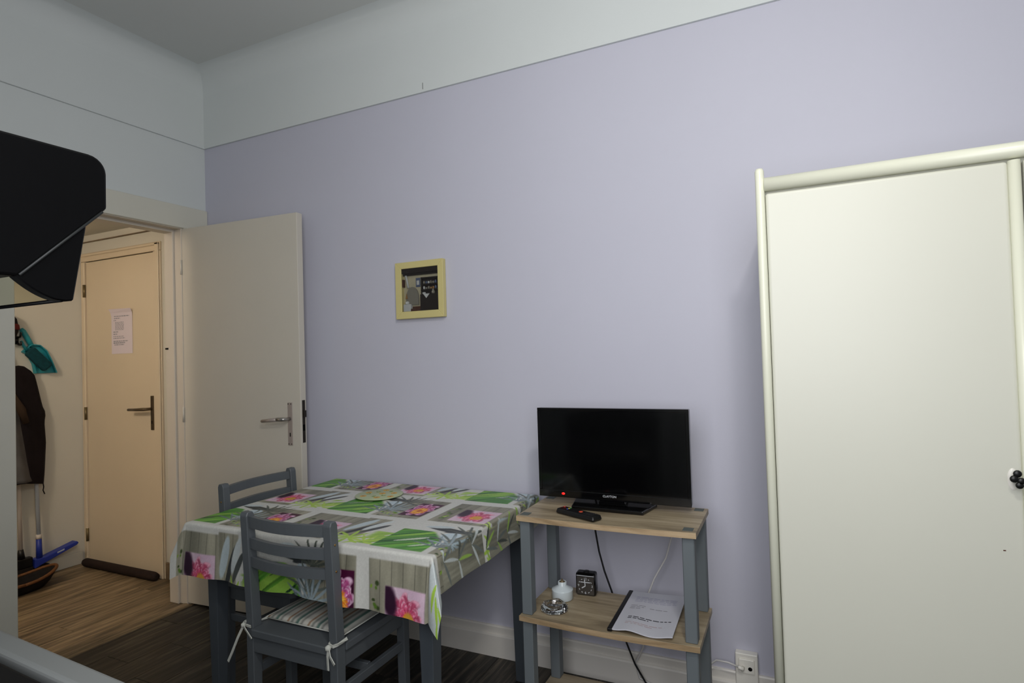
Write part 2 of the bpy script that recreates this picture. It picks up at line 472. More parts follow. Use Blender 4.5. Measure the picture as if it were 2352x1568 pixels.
# hall shell
struct(MB().box(HX-0.12, HX, Y0-0.1, HY+0.12, -0.05, 2.6).build('wall_hall_left', M['hall_wall']))
DX0, DX1, DZ = -1.262, -0.545, 1.992       # hall door leaf
b = MB()
b.box(HX, DX0-0.002, HY, HY+0.12, -0.05, 2.6); b.box(DX1+0.002, 0.0-0.001, HY, HY+0.12, -0.05, 2.6); b.box(DX0-0.002, DX1+0.002, HY, HY+0.12, DZ+0.003, 2.6)
b.box(DX0-0.002, DX1+0.002, HY+0.08, HY+0.12, -0.05, DZ+0.003)
struct(b.build('wall_hall_end', M['hall_wall']))
struct(MB().box(HX-0.1, -WT, Y0-0.11, Y0, -0.05, 2.6).build('wall_hall_front', M['hall_wall']))
struct(MB().box(HX, -WT-0.001, Y0, HY, HZ, HZ+0.08).build('ceiling.001', M['hall_wall']))
struct(MB().box(HX+0.002, -WT-0.002, HY-0.016, HY, 2.122, 2.127).build('trim_5', M['skirt_wood']))
b = MB()
b.box(HX+0.003, DX0-0.001, HY-0.012, HY+0.03, 0, 1.994, 0.003, 1)
b.box(DX1+0.001, DX1+0.070, HY-0.012, HY+0.03, 0, 1.994, 0.003, 1)
b.box(HX+0.003, DX1+0.070, HY-0.012, HY+0.03, 1.995, 2.050, 0.003, 1)
b.box(DX1+0.030, DX1+0.064, HY-0.022, HY-0.011, 0, 2.044, 0.004, 1)
b.box(HX+0.006, DX1+0.064, HY-0.022, HY-0.011, 2.028, 2.0445, 0.004, 1)
struct(b.build('trim_6', M['hall_door']))
struct(MB().box(DX1+0.075, -WT-0.002, HY-0.012, HY, 0.0, 0.10, 0.002, 1).build('baseboard_hall_end', M['skirt_wood']))
struct(MB().box(HX, HX+0.014, Y0+0.01, HY-0.025, 0.0, 0.08, 0.003, 1).build('baseboard_hall', M['hall_wall']))

# ================================================================== DOORS
# open room door, hinged on the right jamb
d1 = thing('door_1', 'plain white painted room door standing wide open against the lilac wall', 'door', (0.004, YB, 0.0), math.atan2(0.053, 0.79))
d1['kind'] = 'structure'
LW = 0.79
MB().box(0.0, LW, 0.0, 0.04, 0.008, 2.03, 0.003, 2).build('leaf', M['door'], d1)
fp = MB().box(LW-0.0005, LW+0.0012, 0.011, 0.030, 0.886, 1.096).build('lock_faceplate', M['dark_metal'], d1)
MB().prism([(0.014, 1.012), (0.030, 1.012), (0.030, 1.045), (0.014, 1.045)], 'X', LW+0.001, LW+0.009).build('latch_bolt', M['dark_metal'], fp)
MB().box(LW+0.0005, LW+0.002, 0.012, 0.027, 0.945, 0.975).build('bolt_hole', M['black'], fp)
hp = MB()
hp.box(0.711, 0.738, -0.004, 0.0005, 0.874, 1.086, 0.0015, 2)
hp = hp.build('handle_plate', M['steel_plate'], d1)
MB().tube([(0.724, -0.003, 1.005), (0.724, -0.030, 1.005), (0.722, -0.042, 1.006), (0.714, -0.046, 1.006), (0.68, -0.046, 1.005)], [0.0085, 0.008, 0.0095, 0.010, 0.0095], 12).build('lever', M['steel'], hp)
MB().tube([(0.682, -0.046, 1.005), (0.64, -0.046, 1.001), (0.583, -0.044, 0.996)], [0.0095, 0.009, 0.0075], 12).build('lever_grip', M['steel_plate'], hp)
MB().box(0.722, 0.728, -0.0048, -0.0035, 0.917, 0.936, 0.0008, 1).build('keyhole', M['black'], hp)
for (sx, sz) in ((0.716, 1.079), (0.733, 1.079), (0.716, 0.881), (0.733, 0.881)):
    MB().lathe([(0.0028, 0), (0.0028, 0.0012), (0, 0.0014)], n=8, mtx=Matrix.Translation((sx, -0.004, sz)) @ Matrix.Rotation(PI/2, 4, 'X')).build('screw', M['dark_metal'], hp)
for hz in (0.22, 1.02, 1.82):
    MB().tube([(-0.003, -0.004, hz-0.04), (-0.003, -0.004, hz+0.04)], 0.0055, 10).build('hinge', M['door'], d1)

# closed hall door
d2 = thing('door_2', 'closed beige door at the end of the hallway with a notice on it', 'door', (DX0, HY, 0.0)); d2['kind'] = 'structure'
W2 = DX1-DX0
MB().box(0.003, W2-0.003, 0.0, 0.04, 0.006, DZ, 0.003, 2).build('leaf', M['hall_door'], d2)
hp = MB().box(W2-0.052, W2-0.026, -0.006, 0.001, 0.893, 1.104, 0.002, 2).build('handle_plate', M['bronze'], d2)
MB().tube([(W2-0.04, -0.004, 1.024), (W2-0.04, -0.045, 1.024), (W2-0.05, -0.05, 1.024), (W2-0.12, -0.05, 1.021), (W2-0.205, -0.048, 1.019)], [0.009, 0.009, 0.010, 0.009, 0.008], 12).build('lever', M['bronze'], hp)
MB().box(W2-0.042, W2-0.036, -0.007, -0.005, 0.932, 0.95).build('keyhole', M['black'], hp)
for hz in (0.185, 0.985, 1.80):
    MB().tube([(-0.006, -0.008, hz-0.042), (-0.006, -0.008, hz+0.042)], 0.009, 10).build('hinge', M['hinge'], d2)

# notice on the hall door
nt_ = thing('notice', 'white printed notice sheet taped to the beige hallway door', 'notice', (-0.985, HY-0.0015, 1.372))
b = MB(); rows = []
for i in range(13):
    t = i/12
    rows.append([(0.0 + (-0.012 if t > 0.9 else 0.0)*((t-0.9)/0.1), -0.0006-0.012*max(0, t-0.86)/0.14, 0.29*t), (0.215 + 0.008*max(0, t-0.9)/0.1, -0.0006-0.016*max(0, t-0.9)/0.1, 0.285*t)])
b.sweep([[r[0], r[1], (r[1][0], r[1][1]+0.0006, r[1][2]), (r[0][0], r[0][1]+0.0006, r[0][2])] for r in rows])
b.build('sheet', M['paper_hall'], nt_)
def print_lines(lines, seed, fn):
    rr = random.Random(seed); b = MB()
    for (x0, x1, z, h) in lines:  # words too small to read
        x = x0
        while x < x1:
            wl = min(rr.uniform(0.008, 0.026), x1-x)
            b.quad(fn(x, x+wl, z, h)); x += wl+0.004
    return b
fnq = lambda xa, xb, z, h: [(xa, -0.0012, z), (xb, -0.0012, z), (xb, -0.0012, z+h), (xa, -0.0012, z+h)]
print_lines([(0.03, 0.185, 0.238, 0.006), (0.03, 0.09, 0.225, 0.006), (0.025, 0.05, 0.212, 0.005), (0.02, 0.07, 0.138, 0.006), (0.02, 0.06, 0.124, 0.006),
             (0.02, 0.13, 0.11, 0.004), (0.02, 0.14, 0.098, 0.005), (0.02, 0.17, 0.078, 0.006), (0.02, 0.14, 0.066, 0.008), (0.03, 0.13, 0.055, 0.006)], 4, fnq).build('printed_text', M['ink_soft'], nt_)['kind'] = 'stuff'
print_lines([(0.04, 0.13, 0.200-0.008*i, 0.004) for i in range(7)], 9, fnq).build('printed_list', M['ink_soft'], nt_)['kind'] = 'stuff'

# draught roll
b = MB().tube([(-1.215, 0.0, 0.026), (-1.2, 0.0, 0.027), (-0.52, 0.0, 0.027), (-0.49, 0.0, 0.026)], [0.021, 0.026, 0.026, 0.020], 16)
tag(b.build('draught_excluder', M['roll'], origin=(-0.85, 0.0, 0.0)), 'dark brown fabric draught roll lying at the foot of the hallway door', 'draught excluder')

# ================================================================== HALL THINGS
# coat rack strip (mostly behind the jamb)
rk = thing('coat_rack', 'black coat hook rail on the hallway wall, mostly hidden by the door frame', 'coat rack', (HX, -0.55, 1.47))
MB().box(0.0005, 0.014, -0.28, 0.235, -0.025, 0.025, 0.004, 2).build('rail', M['black_plastic'], rk)
for hy in (-0.2, -0.02, 0.225):
    MB().tube([(0.012, hy, 0.012), (0.05, hy, 0.02), (0.06, hy, 0.045)], 0.006, 8).tube([(0.012, hy, -0.01), (0.035, hy, -0.03), (0.055, hy, -0.03), (0.062, hy, -0.01)], 0.006, 8).build('hook', M['black_plastic'], rk)

def fold_cloth(name, m, parent, outline, thick, amp, nfold, zbase, ys, seed):
    pass
# coat hanging from the rail: shaped front with folds, sleeve and lining
ct = thing('coat', 'long black coat with grey lining hanging on the hallway wall', 'coat', (HX, -0.40, 0.55))
def coat_shell(y0f, y1f, xo, z0f, z1, amp, nf, ph, n=28, k=26):
    b = MB(); fr = []; 
    for j in range(k+1):
        t = j/k; row = []
        for i in range(n+1):
            u = i/n
            y0, y1 = y0f(t), y1f(t)
            y = y0+(y1-y0)*u
            z0 = z0f(u); z = z0+(z1(u)-z0)*t
            bulge = math.sin(PI*min(1, max(0, u)))**0.6
            x = 0.050 + xo*bulge*(1-0.35*t) + amp*math.sin(nf*2*PI*u+ph+1.2*t)*(1-0.6*t)*bulge
            row.append((x, y, z))
        fr.append(row)
    V = [[b.bm.verts.new(p) for p in r] for r in fr]
    for j in range(k):
        for i in range(n): b.bm.faces.new((V[j][i], V[j][i+1], V[j+1][i+1], V[j+1][i]))
    return b
def redge(t):
    P = [(0.0, 0.190), (0.10, 0.196), (0.35, 0.205), (0.52, 0.198), (0.60, 0.206), (0.66, 0.188), (0.80, 0.168), (0.92, 0.150), (0.97, 0.125), (1.0, 0.095)]
    for (a0, b0), (a1, b1) in zip(P[:-1], P[1:]):
        if t <= a1: return b0+(b1-b0)*(t-a0)/(a1-a0)
    return P[-1][1]
b = coat_shell(lambda t: -0.30+0.10*max(0, (t-0.8)/0.2), redge, 0.075,
               lambda u: 0.055-0.03*max(0, (u-0.75)/0.25), lambda u: 0.765-0.05*abs(u-0.85), 0.012, 4, 0.4)
o = b.build('coat_body', M['coat'], ct, smooth=True); sm = o.modifiers.new('solid', 'SOLIDIFY'); sm.thickness = 0.006
b = coat_shell(lambda t: -0.16+0.03*t, lambda t: 0.145-0.075*t, 0.104, lambda u: 0.075-0.015*u, lambda u: 0.60-0.12*abs(u-0.4), 0.008, 3, 1.4)
o = b.build('lining', M['coat_grey'], ct, smooth=True); sm = o.modifiers.new('solid', 'SOLIDIFY'); sm.thickness = 0.004
MB().tube([(0.045, 0.188, 0.035), (0.045, 0.192, 0.005), (0.045, 0.188, -0.015), (0.045, 0.197, -0.04)], 0.003, 6).build('cord', M['coat'], ct)
MB().tube([(0.12, 0.0, 0.60), (0.14, 0.035, 0.50), (0.135, 0.06, 0.42)], [0.012, 0.022, 0.016], 10).build('collar_flap', M['coat_brown'], ct)
MB().tube([(0.03, 0.03, 0.75), (0.03, 0.04, 0.80), (0.04, 0.0, 0.87)], 0.006, 8).build('hanger_loop', M['coat'], ct)

b = MB().lathe([(0.0, 0.16), (0.04, 0.155), (0.075, 0.11), (0.085, 0.05), (0.07, 0.0), (0.0, -0.01)], n=18)
b.xform(Matrix.Diagonal((0.55, 1.0, 1.0, 1.0)))
cp = thing('beanie', 'dark cap with red trim hung above the black coat in the hallway', 'cap', (HX+0.066, -0.425, 1.485))
b.build('crown', M['coat'], cp)
MB().lathe([(0.086, 0.045), (0.09, 0.05), (0.086, 0.075), (0.080, 0.08)], n=18).xform(Matrix.Diagonal((0.55, 1.0, 1.0, 1.0))).build('trim_band', M['red_cloth'], cp)

# teal dustpan and brush, hung on the wall
dp = thing('dustpan', 'teal plastic dustpan hung by its handle on the hallway wall', 'dustpan', (HX, -0.21, 1.263))
pts = [(0.09, 0.0), (-0.025, 0.0), (-0.035, 0.06), (-0.06, 0.115), (-0.09, 0.135), (-0.055, 0.172), (-0.045, 0.18), (0.0, 0.175), (0.035, 0.14), (0.06, 0.085)]
MB().prism(pts, 'X', 0.004, 0.012, 0.002, 1).build('pan', M['teal'], dp)
b = MB(); q = pts[1:]+pts[:1]
for a, c in zip(q[:-1], q[1:]):
    if a[1] <= 0.001 and c[1] <= 0.001: continue
    A, D = Vector((a[0], a[1])), Vector((c[0], c[1])); nn = Vector((-(D-A).y, (D-A).x)).normalized()*0.003
    b.prism([tuple(A+nn), tuple(D+nn), tuple(D-nn), tuple(A-nn)], 'X', 0.006, 0.032)
b.build('pan_wall', M['teal'], dp)
b = MB().tube([(0.014, -0.035, 0.165), (0.02, -0.06, 0.21), (0.018, -0.085, 0.262), (0.014, -0.095, 0.278)], [0.013, 0.015, 0.015, 0.010], 10)
b.build('handle', M['teal'], dp)
br = thing('hand_brush', 'dark teal hand brush clipped into the teal dustpan in the hallway', 'brush', (HX+0.02, -0.24, 1.33))
b = MB().box(-0.04, 0.04, -0.105, 0.105, -0.03, 0.03, 0.018, 3)
b.xform(Matrix.Translation((0.03, 0.01, 0.02)) @ Matrix.Rotation(math.radians(-48), 4, 'X') @ Matrix.Diagonal((0.42, 0.72, 1.1, 1)))
b.build('bristles', M['teal_dark'], br)
MB().tube([(0.016, -0.045, 0.078), (0.016, -0.062, 0.105), (0.016, -0.075, 0.135)], [0.009, 0.009, 0.008], 8).build('handle', M['teal'], br)

# brooms standing against the hall wall
bm1 = thing('broom', 'broom with a white pole standing in the hallway nearest the door frame', 'broom', (HX+0.05, -0.335, 0.0))
MB().tube([(0, 0, 0.19), (-0.036, 0, 1.15)], 0.011, 10).build('pole', M['white_pole'], bm1)
MB().tube([(0, 0, 0.15), (0, 0, 0.205)], [0.022, 0.013], 10).build('ferrule', M['black_plastic'], bm1)
MB().box(-0.02, 0.02, -0.058, 0.055, 0.09, 0.15, 0.006, 1).build('block', M['black_plastic'], bm1)
MB().tbox((-0.028, 0.03, -0.062, 0.056, 0.001), (-0.02, 0.02, -0.056, 0.054, 0.09)).build('bristles', M['basket_dark'], bm1)
bm2 = thing('mop', 'mop with a pale blue pole and blue grip standing in the hallway', 'mop', (HX+0.05, -0.245, 0.0))
MB().tube([(0.01, 0, 0.25), (-0.036, 0, 1.10)], 0.011, 10).build('pole', M['pale_blue_pole'], bm2)
MB().tube([(0.012, 0.001, 0.12), (0.01, 0, 0.25)], [0.017, 0.014], 12).build('socket', M['blue'], bm2)
MB().tube([(0.01, 0, 0.245), (0.01, 0, 0.272)], 0.0145, 12).build('collar', M['white_pole'], bm2)
MB().prism([(-0.03, 0.075), (0.03, 0.095), (0.205, 0.150), (0.215, 0.161), (0.205, 0.173), (0.03, 0.130), (-0.03, 0.13)], 'X', -0.025, 0.03, 0.004, 2).build('flat_head', M['blue'], bm2)
MB().tbox((-0.02, 0.025, -0.03, 0.03, 0.001), (-0.02, 0.025, -0.03, 0.05, 0.08)).build('cleaning_pad', M['basket_dark'], bm2)
MB().prism([(0.09, 0.131), (0.13, 0.140), (0.13, 0.149), (0.09, 0.139)], 'X', 0.0295, 0.0306).build('print_mark', M['pale_blue_pole'], bm2)
# basket on the hall floor
bk = thing('basket', 'low dark basket with a brown rim on the hallway floor under the coat', 'basket', (HX+0.20, -0.430, 0.0))
b = MB(); n = 36
prof = [(0.07, 0.002), (0.085, 0.03), (0.1, 0.07), (0.105, 0.085), (0.097, 0.085), (0.09, 0.06), (0.075, 0.012), (0.0, 0.012)]
b.lathe([(0, 0.0015)]+prof, n=n)
b.xform(Matrix.Diagonal((1.0, 2.0, 1.0, 1.0)))
for v in b.bm.verts: v.co.z *= 0.72*(1+0.55*(v.co.y/0.2)**2) if v.co.z > 0.02 else 1
b.build('basket_body', M['basket_dark'], bk)
path = [(0.102*math.cos(2*PI*k/40), 0.204*math.sin(2*PI*k/40), 0.063*(1+0.55*(0.204*math.sin(2*PI*k/40)/0.2)**2)) for k in range(41)]
MB().tube(path, 0.009, 8).build('rim', M['basket_brown'], bk)

# ================================================================== WARDROBE
wd = thing('wardrobe', 'tall ivory wardrobe with rounded edge mouldings standing against the lilac wall on the right', 'wardrobe', (2.915, -0.56, 0.0))
WF = 0.0     # front plane at local y = 0 -> world -0.56
def W(mb, n, m, p=wd): return mb.build(n, m, p)
W(MB().box(0.002, 0.020, 0.012, 0.53, 0.0, 1.73, 0.003, 1), 'side_panel', M['wardrobe'])
b = MB().tube([(0.0115, 0.012, 0.0), (0.0115, 0.012, 1.765), (0.0115, 0.012, 1.772)], [0.0118, 0.0118, 0.009], 16)
W(b, 'corner_moulding', M['wardrobe_edge'])
b = MB().tube([(0.022, 0.012, 1.728), (1.40, 0.012, 1.728)], 0.0185, 20)
b.box(0.02, 1.40, 0.02, 0.06, 1.712, 1.742)
W(b, 'cornice', M['wardrobe_edge'])
W(MB().box(0.018, 1.40, 0.03, 0.53, 1.70, 1.725), 'top_panel', M['wardrobe'])
W(MB().box(0.018, 1.40, 0.515, 0.53, 0.05, 1.70), 'back_panel', M['wardrobe'])
W(MB().box(0.018, 1.40, 0.03, 0.5, 0.05, 0.07), 'floor_panel', M['wardrobe'])
W(MB().box(1.38, 1.40, 0.012, 0.53, 0.0, 1.73, 0.003, 1), 'side_panel', M['wardrobe'])
W(MB().box(0.02, 1.38, 0.03, 0.045, 0.0, 0.06), 'plinth', M['wardrobe'])
dr = W(MB().box(0.0240, 0.5415, 0.006, 0.028, 0.062, 1.7035, 0.008, 4), 'door', M['wardrobe'])
W(MB().tube([(0.553, 0.010, 0.062), (0.553, 0.010, 1.7035)], 0.0125, 16), 'door_moulding', M['wardrobe_edge'])
W(MB().box(0.570, 1.375, 0.006, 0.028, 0.062, 1.7035, 0.005, 3), 'door', M['wardrobe'])
# lock plate and key on the left leaf
ep = MB().lathe([(0.0, 0.003), (0.008, 0.003), (0.010, 0.001), (0.0105, 0.0)], n=20, mtx=Matrix.Translation((0.522, 0.0062, 0.968)) @ Matrix.Rotation(PI/2, 4, 'X') @ Matrix.Diagonal((1.0, 2.5, 1.0, 1.0))).build('lock_plate', M['socket'], dr)
b = MB()
b.tube([(0.522, 0.004, 0.972), (0.523, -0.018, 0.972)], 0.0035, 8)
for (kx, kz, kr) in ((0.0, 0.014, 0.0085), (-0.0085, 0.002, 0.0085), (0.0085, -0.002, 0.008), (0.004, -0.012, 0.008)):
    b.lathe([(0.0, 0.003), (kr*0.8, 0.003), (kr, 0.0), (kr*0.8, -0.003), (0.0, -0.003)], n=14, mtx=Matrix.Translation((0.524+kx*0.75, -0.02, 0.972+kz)) @ Matrix.Rotation(PI/2, 4, 'X'))
b.build('key', M['black_plastic'], dr)
MB().box(0.498, 0.503, 0.0055, 0.0063, 0.802, 0.8045).build('scuff', M['mini_brown'], dr)

# ================================================================== PICTURE
pf = thing('picture_frame', 'small pale yellow shadow-box frame with a miniature kitchen hanging on the lilac wall', 'picture', (1.327, -0.002, 1.4705))
FWd, FH, FD, FB = 0.261, 0.262, 0.026, 0.040
def mitre(p0, p1, q0, q1):
    b = MB(); 
    b.prism([p0, p1, q1, q0], 'Y', -FD, 0.0, 0.0015, 1); return b
o4 = [(0, 0), (FWd, 0), (FWd, FH), (0, FH)]; i4 = [(FB*0.95, FB*0.9), (FWd-FB*0.75, FB*0.9), (FWd-FB*0.75, FH-FB*0.75), (FB*0.95, FH-FB*0.75)]
i4 = [(0.034, 0.033), (FWd-0.028, 0.033), (FWd-0.028, FH-0.030), (0.034, FH-0.030)]
for k in range(4):
    mitre(o4[k], o4[(k+1) % 4], i4[k], i4[(k+1) % 4]).build('frame_bar', M['frame_yellow'], pf)
XA, XB, ZA, ZB = i4[0][0], i4[1][0], i4[0][1], i4[2][1]
MB().box(XA-0.004, XB+0.004, -0.004, -0.0005, ZA-0.004, ZB+0.004).build('backboard', M['cream'], pf)
MB().box(XA, XB, -0.021, -0.004, ZB-0.022, ZB).box(XA, XB, -0.012, -0.004, ZB-0.032, ZB-0.022).build('ceiling_beam', M['mini_dark'], pf)
cx0 = XA+0.100
b = MB()
b.box(cx0, XB, -0.022, -0.004, ZA, ZA+0.075, 0.001, 1)
hb = b.build('dresser_base', M['mini_dark'], pf)
b = MB(); 
b.box(cx0+0.002, cx0+0.008, -0.016, -0.004, ZA+0.075, ZB-0.045); b.box(XB-0.006, XB, -0.016, -0.004, ZA+0.075, ZB-0.045)
for zz in (ZA+0.092, ZA+0.117, ZB-0.052): b.box(cx0+0.002, XB, -0.017, -0.004, zz, zz+0.006)
b.box(cx0+0.002, XB, -0.006, -0.004, ZA+0.075, ZB-0.045)
b.build('dresser_shelves', M['mini_dark'], pf)
rr = random.Random(2)
for zz in (ZA+0.098, ZA+0.123):
    for k in range(6):
        px = cx0+0.017+k*0.0125; hh = rr.uniform(0.008, 0.014)
        MB().lathe([(0, 0), (0.0045, 0), (0.005, hh*0.6), (0.003, hh), (0, hh)], c=(px, -0.012, zz), n=10).build('crockery', [M['mini_white'], M['mini_ochre'], M['mini_grey'], M['mini_blue']][rr.randrange(4)], pf)
MB().prism([(cx0+0.018, ZA+0.076), (cx0+0.052, ZA+0.076), (cx0+0.034, ZA+0.056)], 'Y', -0.0225, -0.0216).build('doily', M['mini_white'], pf)
MB().lathe([(0, 0), (0.006, 0), (0.008, 0.008), (0.004, 0.018), (0.005, 0.022), (0, 0.022)], c=(cx0+0.068, -0.016, ZA+0.075), n=12).build('jug', M['mini_grey'], pf)
MB().box(cx0+0.012, cx0+0.026, -0.02, -0.012, ZA+0.0755, ZA+0.084, 0.001, 1).build('bread_box', M['mini_white'], pf)
MB().box(XA+0.068, XA+0.092, -0.006, -0.0035, ZA+0.112, ZA+0.154).build('blue_picture', M['mini_blue'], pf)
MB().box(XA+0.073, XA+0.087, -0.007, -0.0055, ZA+0.122, ZA+0.142).build('picture_motif', M['mini_white'], pf)
arch = [(XA+0.016+0.034*math.cos(a)+0.034, ZA+0.062+0.052*math.sin(a)) for a in [PI*k/14 for k in range(15)]]
MB().prism([(XA+0.016, ZA+0.03)]+arch[::-1]+[(XA+0.084, ZA+0.03)], 'Y', -0.012, -0.004).build('stove_niche', M['mini_grey'], pf)
MB().tube([(XA+0.03, -0.012, ZA+0.11), (XA+0.022, -0.012, ZA+0.15), (XA+0.017, -0.012, ZA+0.168)], 0.005, 8).build('stove_pipe', M['mini_white'], pf)
MB().box(XA+0.006, XA+0.046, -0.022, -0.004, ZA, ZA+0.034, 0.002, 1).build('white_stove', M['mini_white'], pf)
MB().lathe([(0, 0), (0.009, 0), (0.010, 0.008), (0.006, 0.014), (0, 0.015)], c=(XA+0.024, -0.014, ZA+0.034), n=12).build('kettle', M['mini_white'], pf)
MB().prism([(XA+0.014, ZA+0.06), (XA+0.026, ZA+0.06), (XA+0.020, ZA+0.085)], 'Y', -0.015, -0.0125).build('ochre_panel', M['mini_ochre'], pf)
MB().box(XA+0.046, cx0, -0.02, -0.004, ZA, ZA+0.012).box(XA+0.055, cx0, -0.018, -0.004, ZA+0.012, ZA+0.022).build('hearth', M['mini_brown'], pf)
MB().box(XA+0.001, XA+0.007, -0.02, -0.004, ZA+0.115, ZA+0.15).build('wall_shelf', M['mini_brown'], pf)
MB().box(XA-0.002, XB+0.002, -0.0235, -0.0225, ZA-0.002, ZB+0.002).build('glass_pane', M['case_glass'], pf)

# ================================================================== SOCKET
sk = thing('socket_outlet', 'white aerial wall outlet above the baseboard beside the wardrobe', 'wall outlet', (2.803, -0.0005, 0.0))
MB().box(-0.037, 0.037, -0.030, 0.0, 0.0, 0.206, 0.003, 2).build('box_cover', M['socket'], sk)
MB().box(-0.027, 0.027, -0.034, -0.029, 0.137, 0.19, 0.004, 2).build('insert', M['socket'], sk)
MB().lathe([(0.0, 0.001), (0.0065, 0.001), (0.007, 0.0)], n=16, mtx=Matrix.Translation((0.012, -0.0342, 0.157)) @ Matrix.Rotation(PI/2, 4, 'X')).build('socket_hole', M['black'], sk)
MB().tube([(-0.012, -0.033, 0.158), (-0.014, -0.048, 0.160), (-0.026, -0.052, 0.168)], [0.007, 0.007, 0.005], 12).build('plug', M['socket'], sk)

# ================================================================== SIDE SHELF (TV stand)
SX0, SX1, SY0, SY1 = 2.124, 2.712, -0.462, -0.172
st = thing('shelf_stand', 'small three-tier oak effect shelf stand with grey legs carrying the television', 'shelf', (SX0, SY0, 0.0))
SW, SD = SX1-SX0, SY1-SY0
def shelf(z, thick):
    n = 14
    fr = [(SW*i/n, -0.012*math.sin(PI*i/n)) for i in range(n+1)]
    pts = fr+[(SW, SD), (0, SD)]
    b = MB().prism(pts, 'Z', z-thick, z, 0.001, 1)
    return b.build('shelf_board', M['oakshelf'], st)
def edge(z, thick, parent):
    b = MB(); n = 14
    pr = []
    for i in range(n+1):
        x = SW*i/n; y = -0.012*math.sin(PI*i/n)
        pr.append([(x, y-0.0012, z-thick+0.0006), (x, y-0.0012, z-0.0008), (x, y+0.0005, z-0.0006), (x, y+0.0005, z-thick+0.0006)])
    b.sweep(pr).build('edge_band', M['oakedge'], parent)
for z in (0.745, 0.410, 0.080):
    s = shelf(z, 0.018); edge(z, 0.018, s)
LS = 0.036
for (lx, ly) in ((0.006, 0.012), (SW-LS-0.008, 0.012), (0.006, SD-LS-0.006), (SW-LS-0.008, SD-LS-0.006)):
    for (za, zb) in ((0.410, 0.727), (0.080, 0.392), (0.0, 0.062)):
        MB().box(lx, lx+LS, ly, ly+LS+0.004, za, zb, 0.0025, 1).build('leg', M['stand_grey'], st)
    px = lx+0.002; py = ly+0.0
    MB().box(px, px+0.030, py, py+0.034, 0.7448, 0.7462, 0.0005, 1).build('corner_cap', M['pad'], st)

# television
tv = thing('television', 'black flat-screen television with a lit red standby light on the oak shelf', 'television', (2.40, -0.262, 0.7455))
hx = 0.272
b = MB().box(-hx, hx, 0.0, 0.030, 0.024, 0.345, 0.004, 2)
b.box(-0.2, 0.2, 0.028, 0.055, 0.06, 0.28, 0.012, 2)
b.build('casing', M['black_gloss'], tv)
MB().box(-hx+0.012, hx-0.012, -0.0008, 0.001, 0.050, 0.3335).build('screen', M['black_screen'], tv)
bz = MB(); bz.box(-hx, hx, -0.0028, 0.001, 0.022, 0.0475, 0.0012, 1); bz.box(-hx, hx, -0.0028, 0.001, 0.335, 0.3455, 0.0012, 1)
bz.box(-hx, -hx+0.0115, -0.0028, 0.001, 0.0475, 0.335, 0.0012, 1); bz.box(hx-0.0115, hx, -0.0028, 0.001, 0.0475, 0.335, 0.0012, 1)
bz = bz.build('bezel', M['black_gloss'], tv)
MB().lathe([(0, 0.0012), (0.0045, 0.0008), (0.005, 0)], n=14, mtx=Matrix.Translation((-0.178, -0.0028, 0.036)) @ Matrix.Rotation(PI/2, 4, 'X') @ Matrix.Diagonal((1.25, 0.8, 1, 1))).build('standby_light', M['led'], bz)
me = text_mesh('CLAYTON', 0.0105, M['silver'], 'logo')
lg = bpy.data.objects.new('logo', me); C.objects.link(lg); lg.parent = bz; lg.location = (-0.006, -0.0031, 0.0375); lg.rotation_euler = (PI/2, 0, 0)
b = MB().prism([(-0.125, -0.068), (0.125, -0.068), (0.148, 0.05), (0.14, 0.06), (-0.14, 0.06), (-0.148, 0.05)], 'Z', 0.0005, 0.013, 0.003, 2)
b.build('base', M['black_gloss'], tv)
MB().tbox((-0.05, 0.05, 0.004, 0.045, 0.012), (-0.04, 0.04, 0.008, 0.04, 0.05), 0.003).build('neck', M['black_gloss'], tv)

# remote control
rc = thing('remote_control', 'black remote control with coloured buttons lying in front of the television', 'remote control', (2.328, -0.410, 0.7460), math.radians(-24))
b = MB().box(-0.085, 0.085, -0.023, 0.023, 0.0, 0.018, 0.007, 3)
for v in b.bm.verts:
    if v.co.z > 0.01: v.co.x *= 0.985; v.co.y *= 0.93
b.build('body', M['black_plastic'], rc)
MB().lathe([(0.0035, 0), (0.0033, 0.0015), (0, 0.0017)], c=(-0.072, 0.010, 0.0178), n=10).build('power_button', mat('red_button', (200, 44, 36), 0.5), rc)
for k, colr in enumerate(((60, 150, 70), (210, 190, 60), (60, 90, 190))):
    MB().lathe([(0.003, 0), (0.0028, 0.0013), (0, 0.0014)], c=(-0.045, 0.011-0.008*k, 0.0178), n=10).build('button', mat('button_colour', colr, 0.5), rc)
MB().lathe([(0.007, 0), (0.0065, 0.0015), (0, 0.0018)], c=(0.012, 0.0, 0.0178), n=14).build('ok_button', mat('orange_button', (200, 70, 40), 0.5), rc)
b = MB()
for i in range(4):
    for j in range(3): b.box(0.032+i*0.011, 0.039+i*0.011, -0.014+j*0.0105, -0.007+j*0.0105, 0.0176, 0.0188)
b.build('number_buttons', mat('dark_button', (34, 34, 36), 0.5), rc)

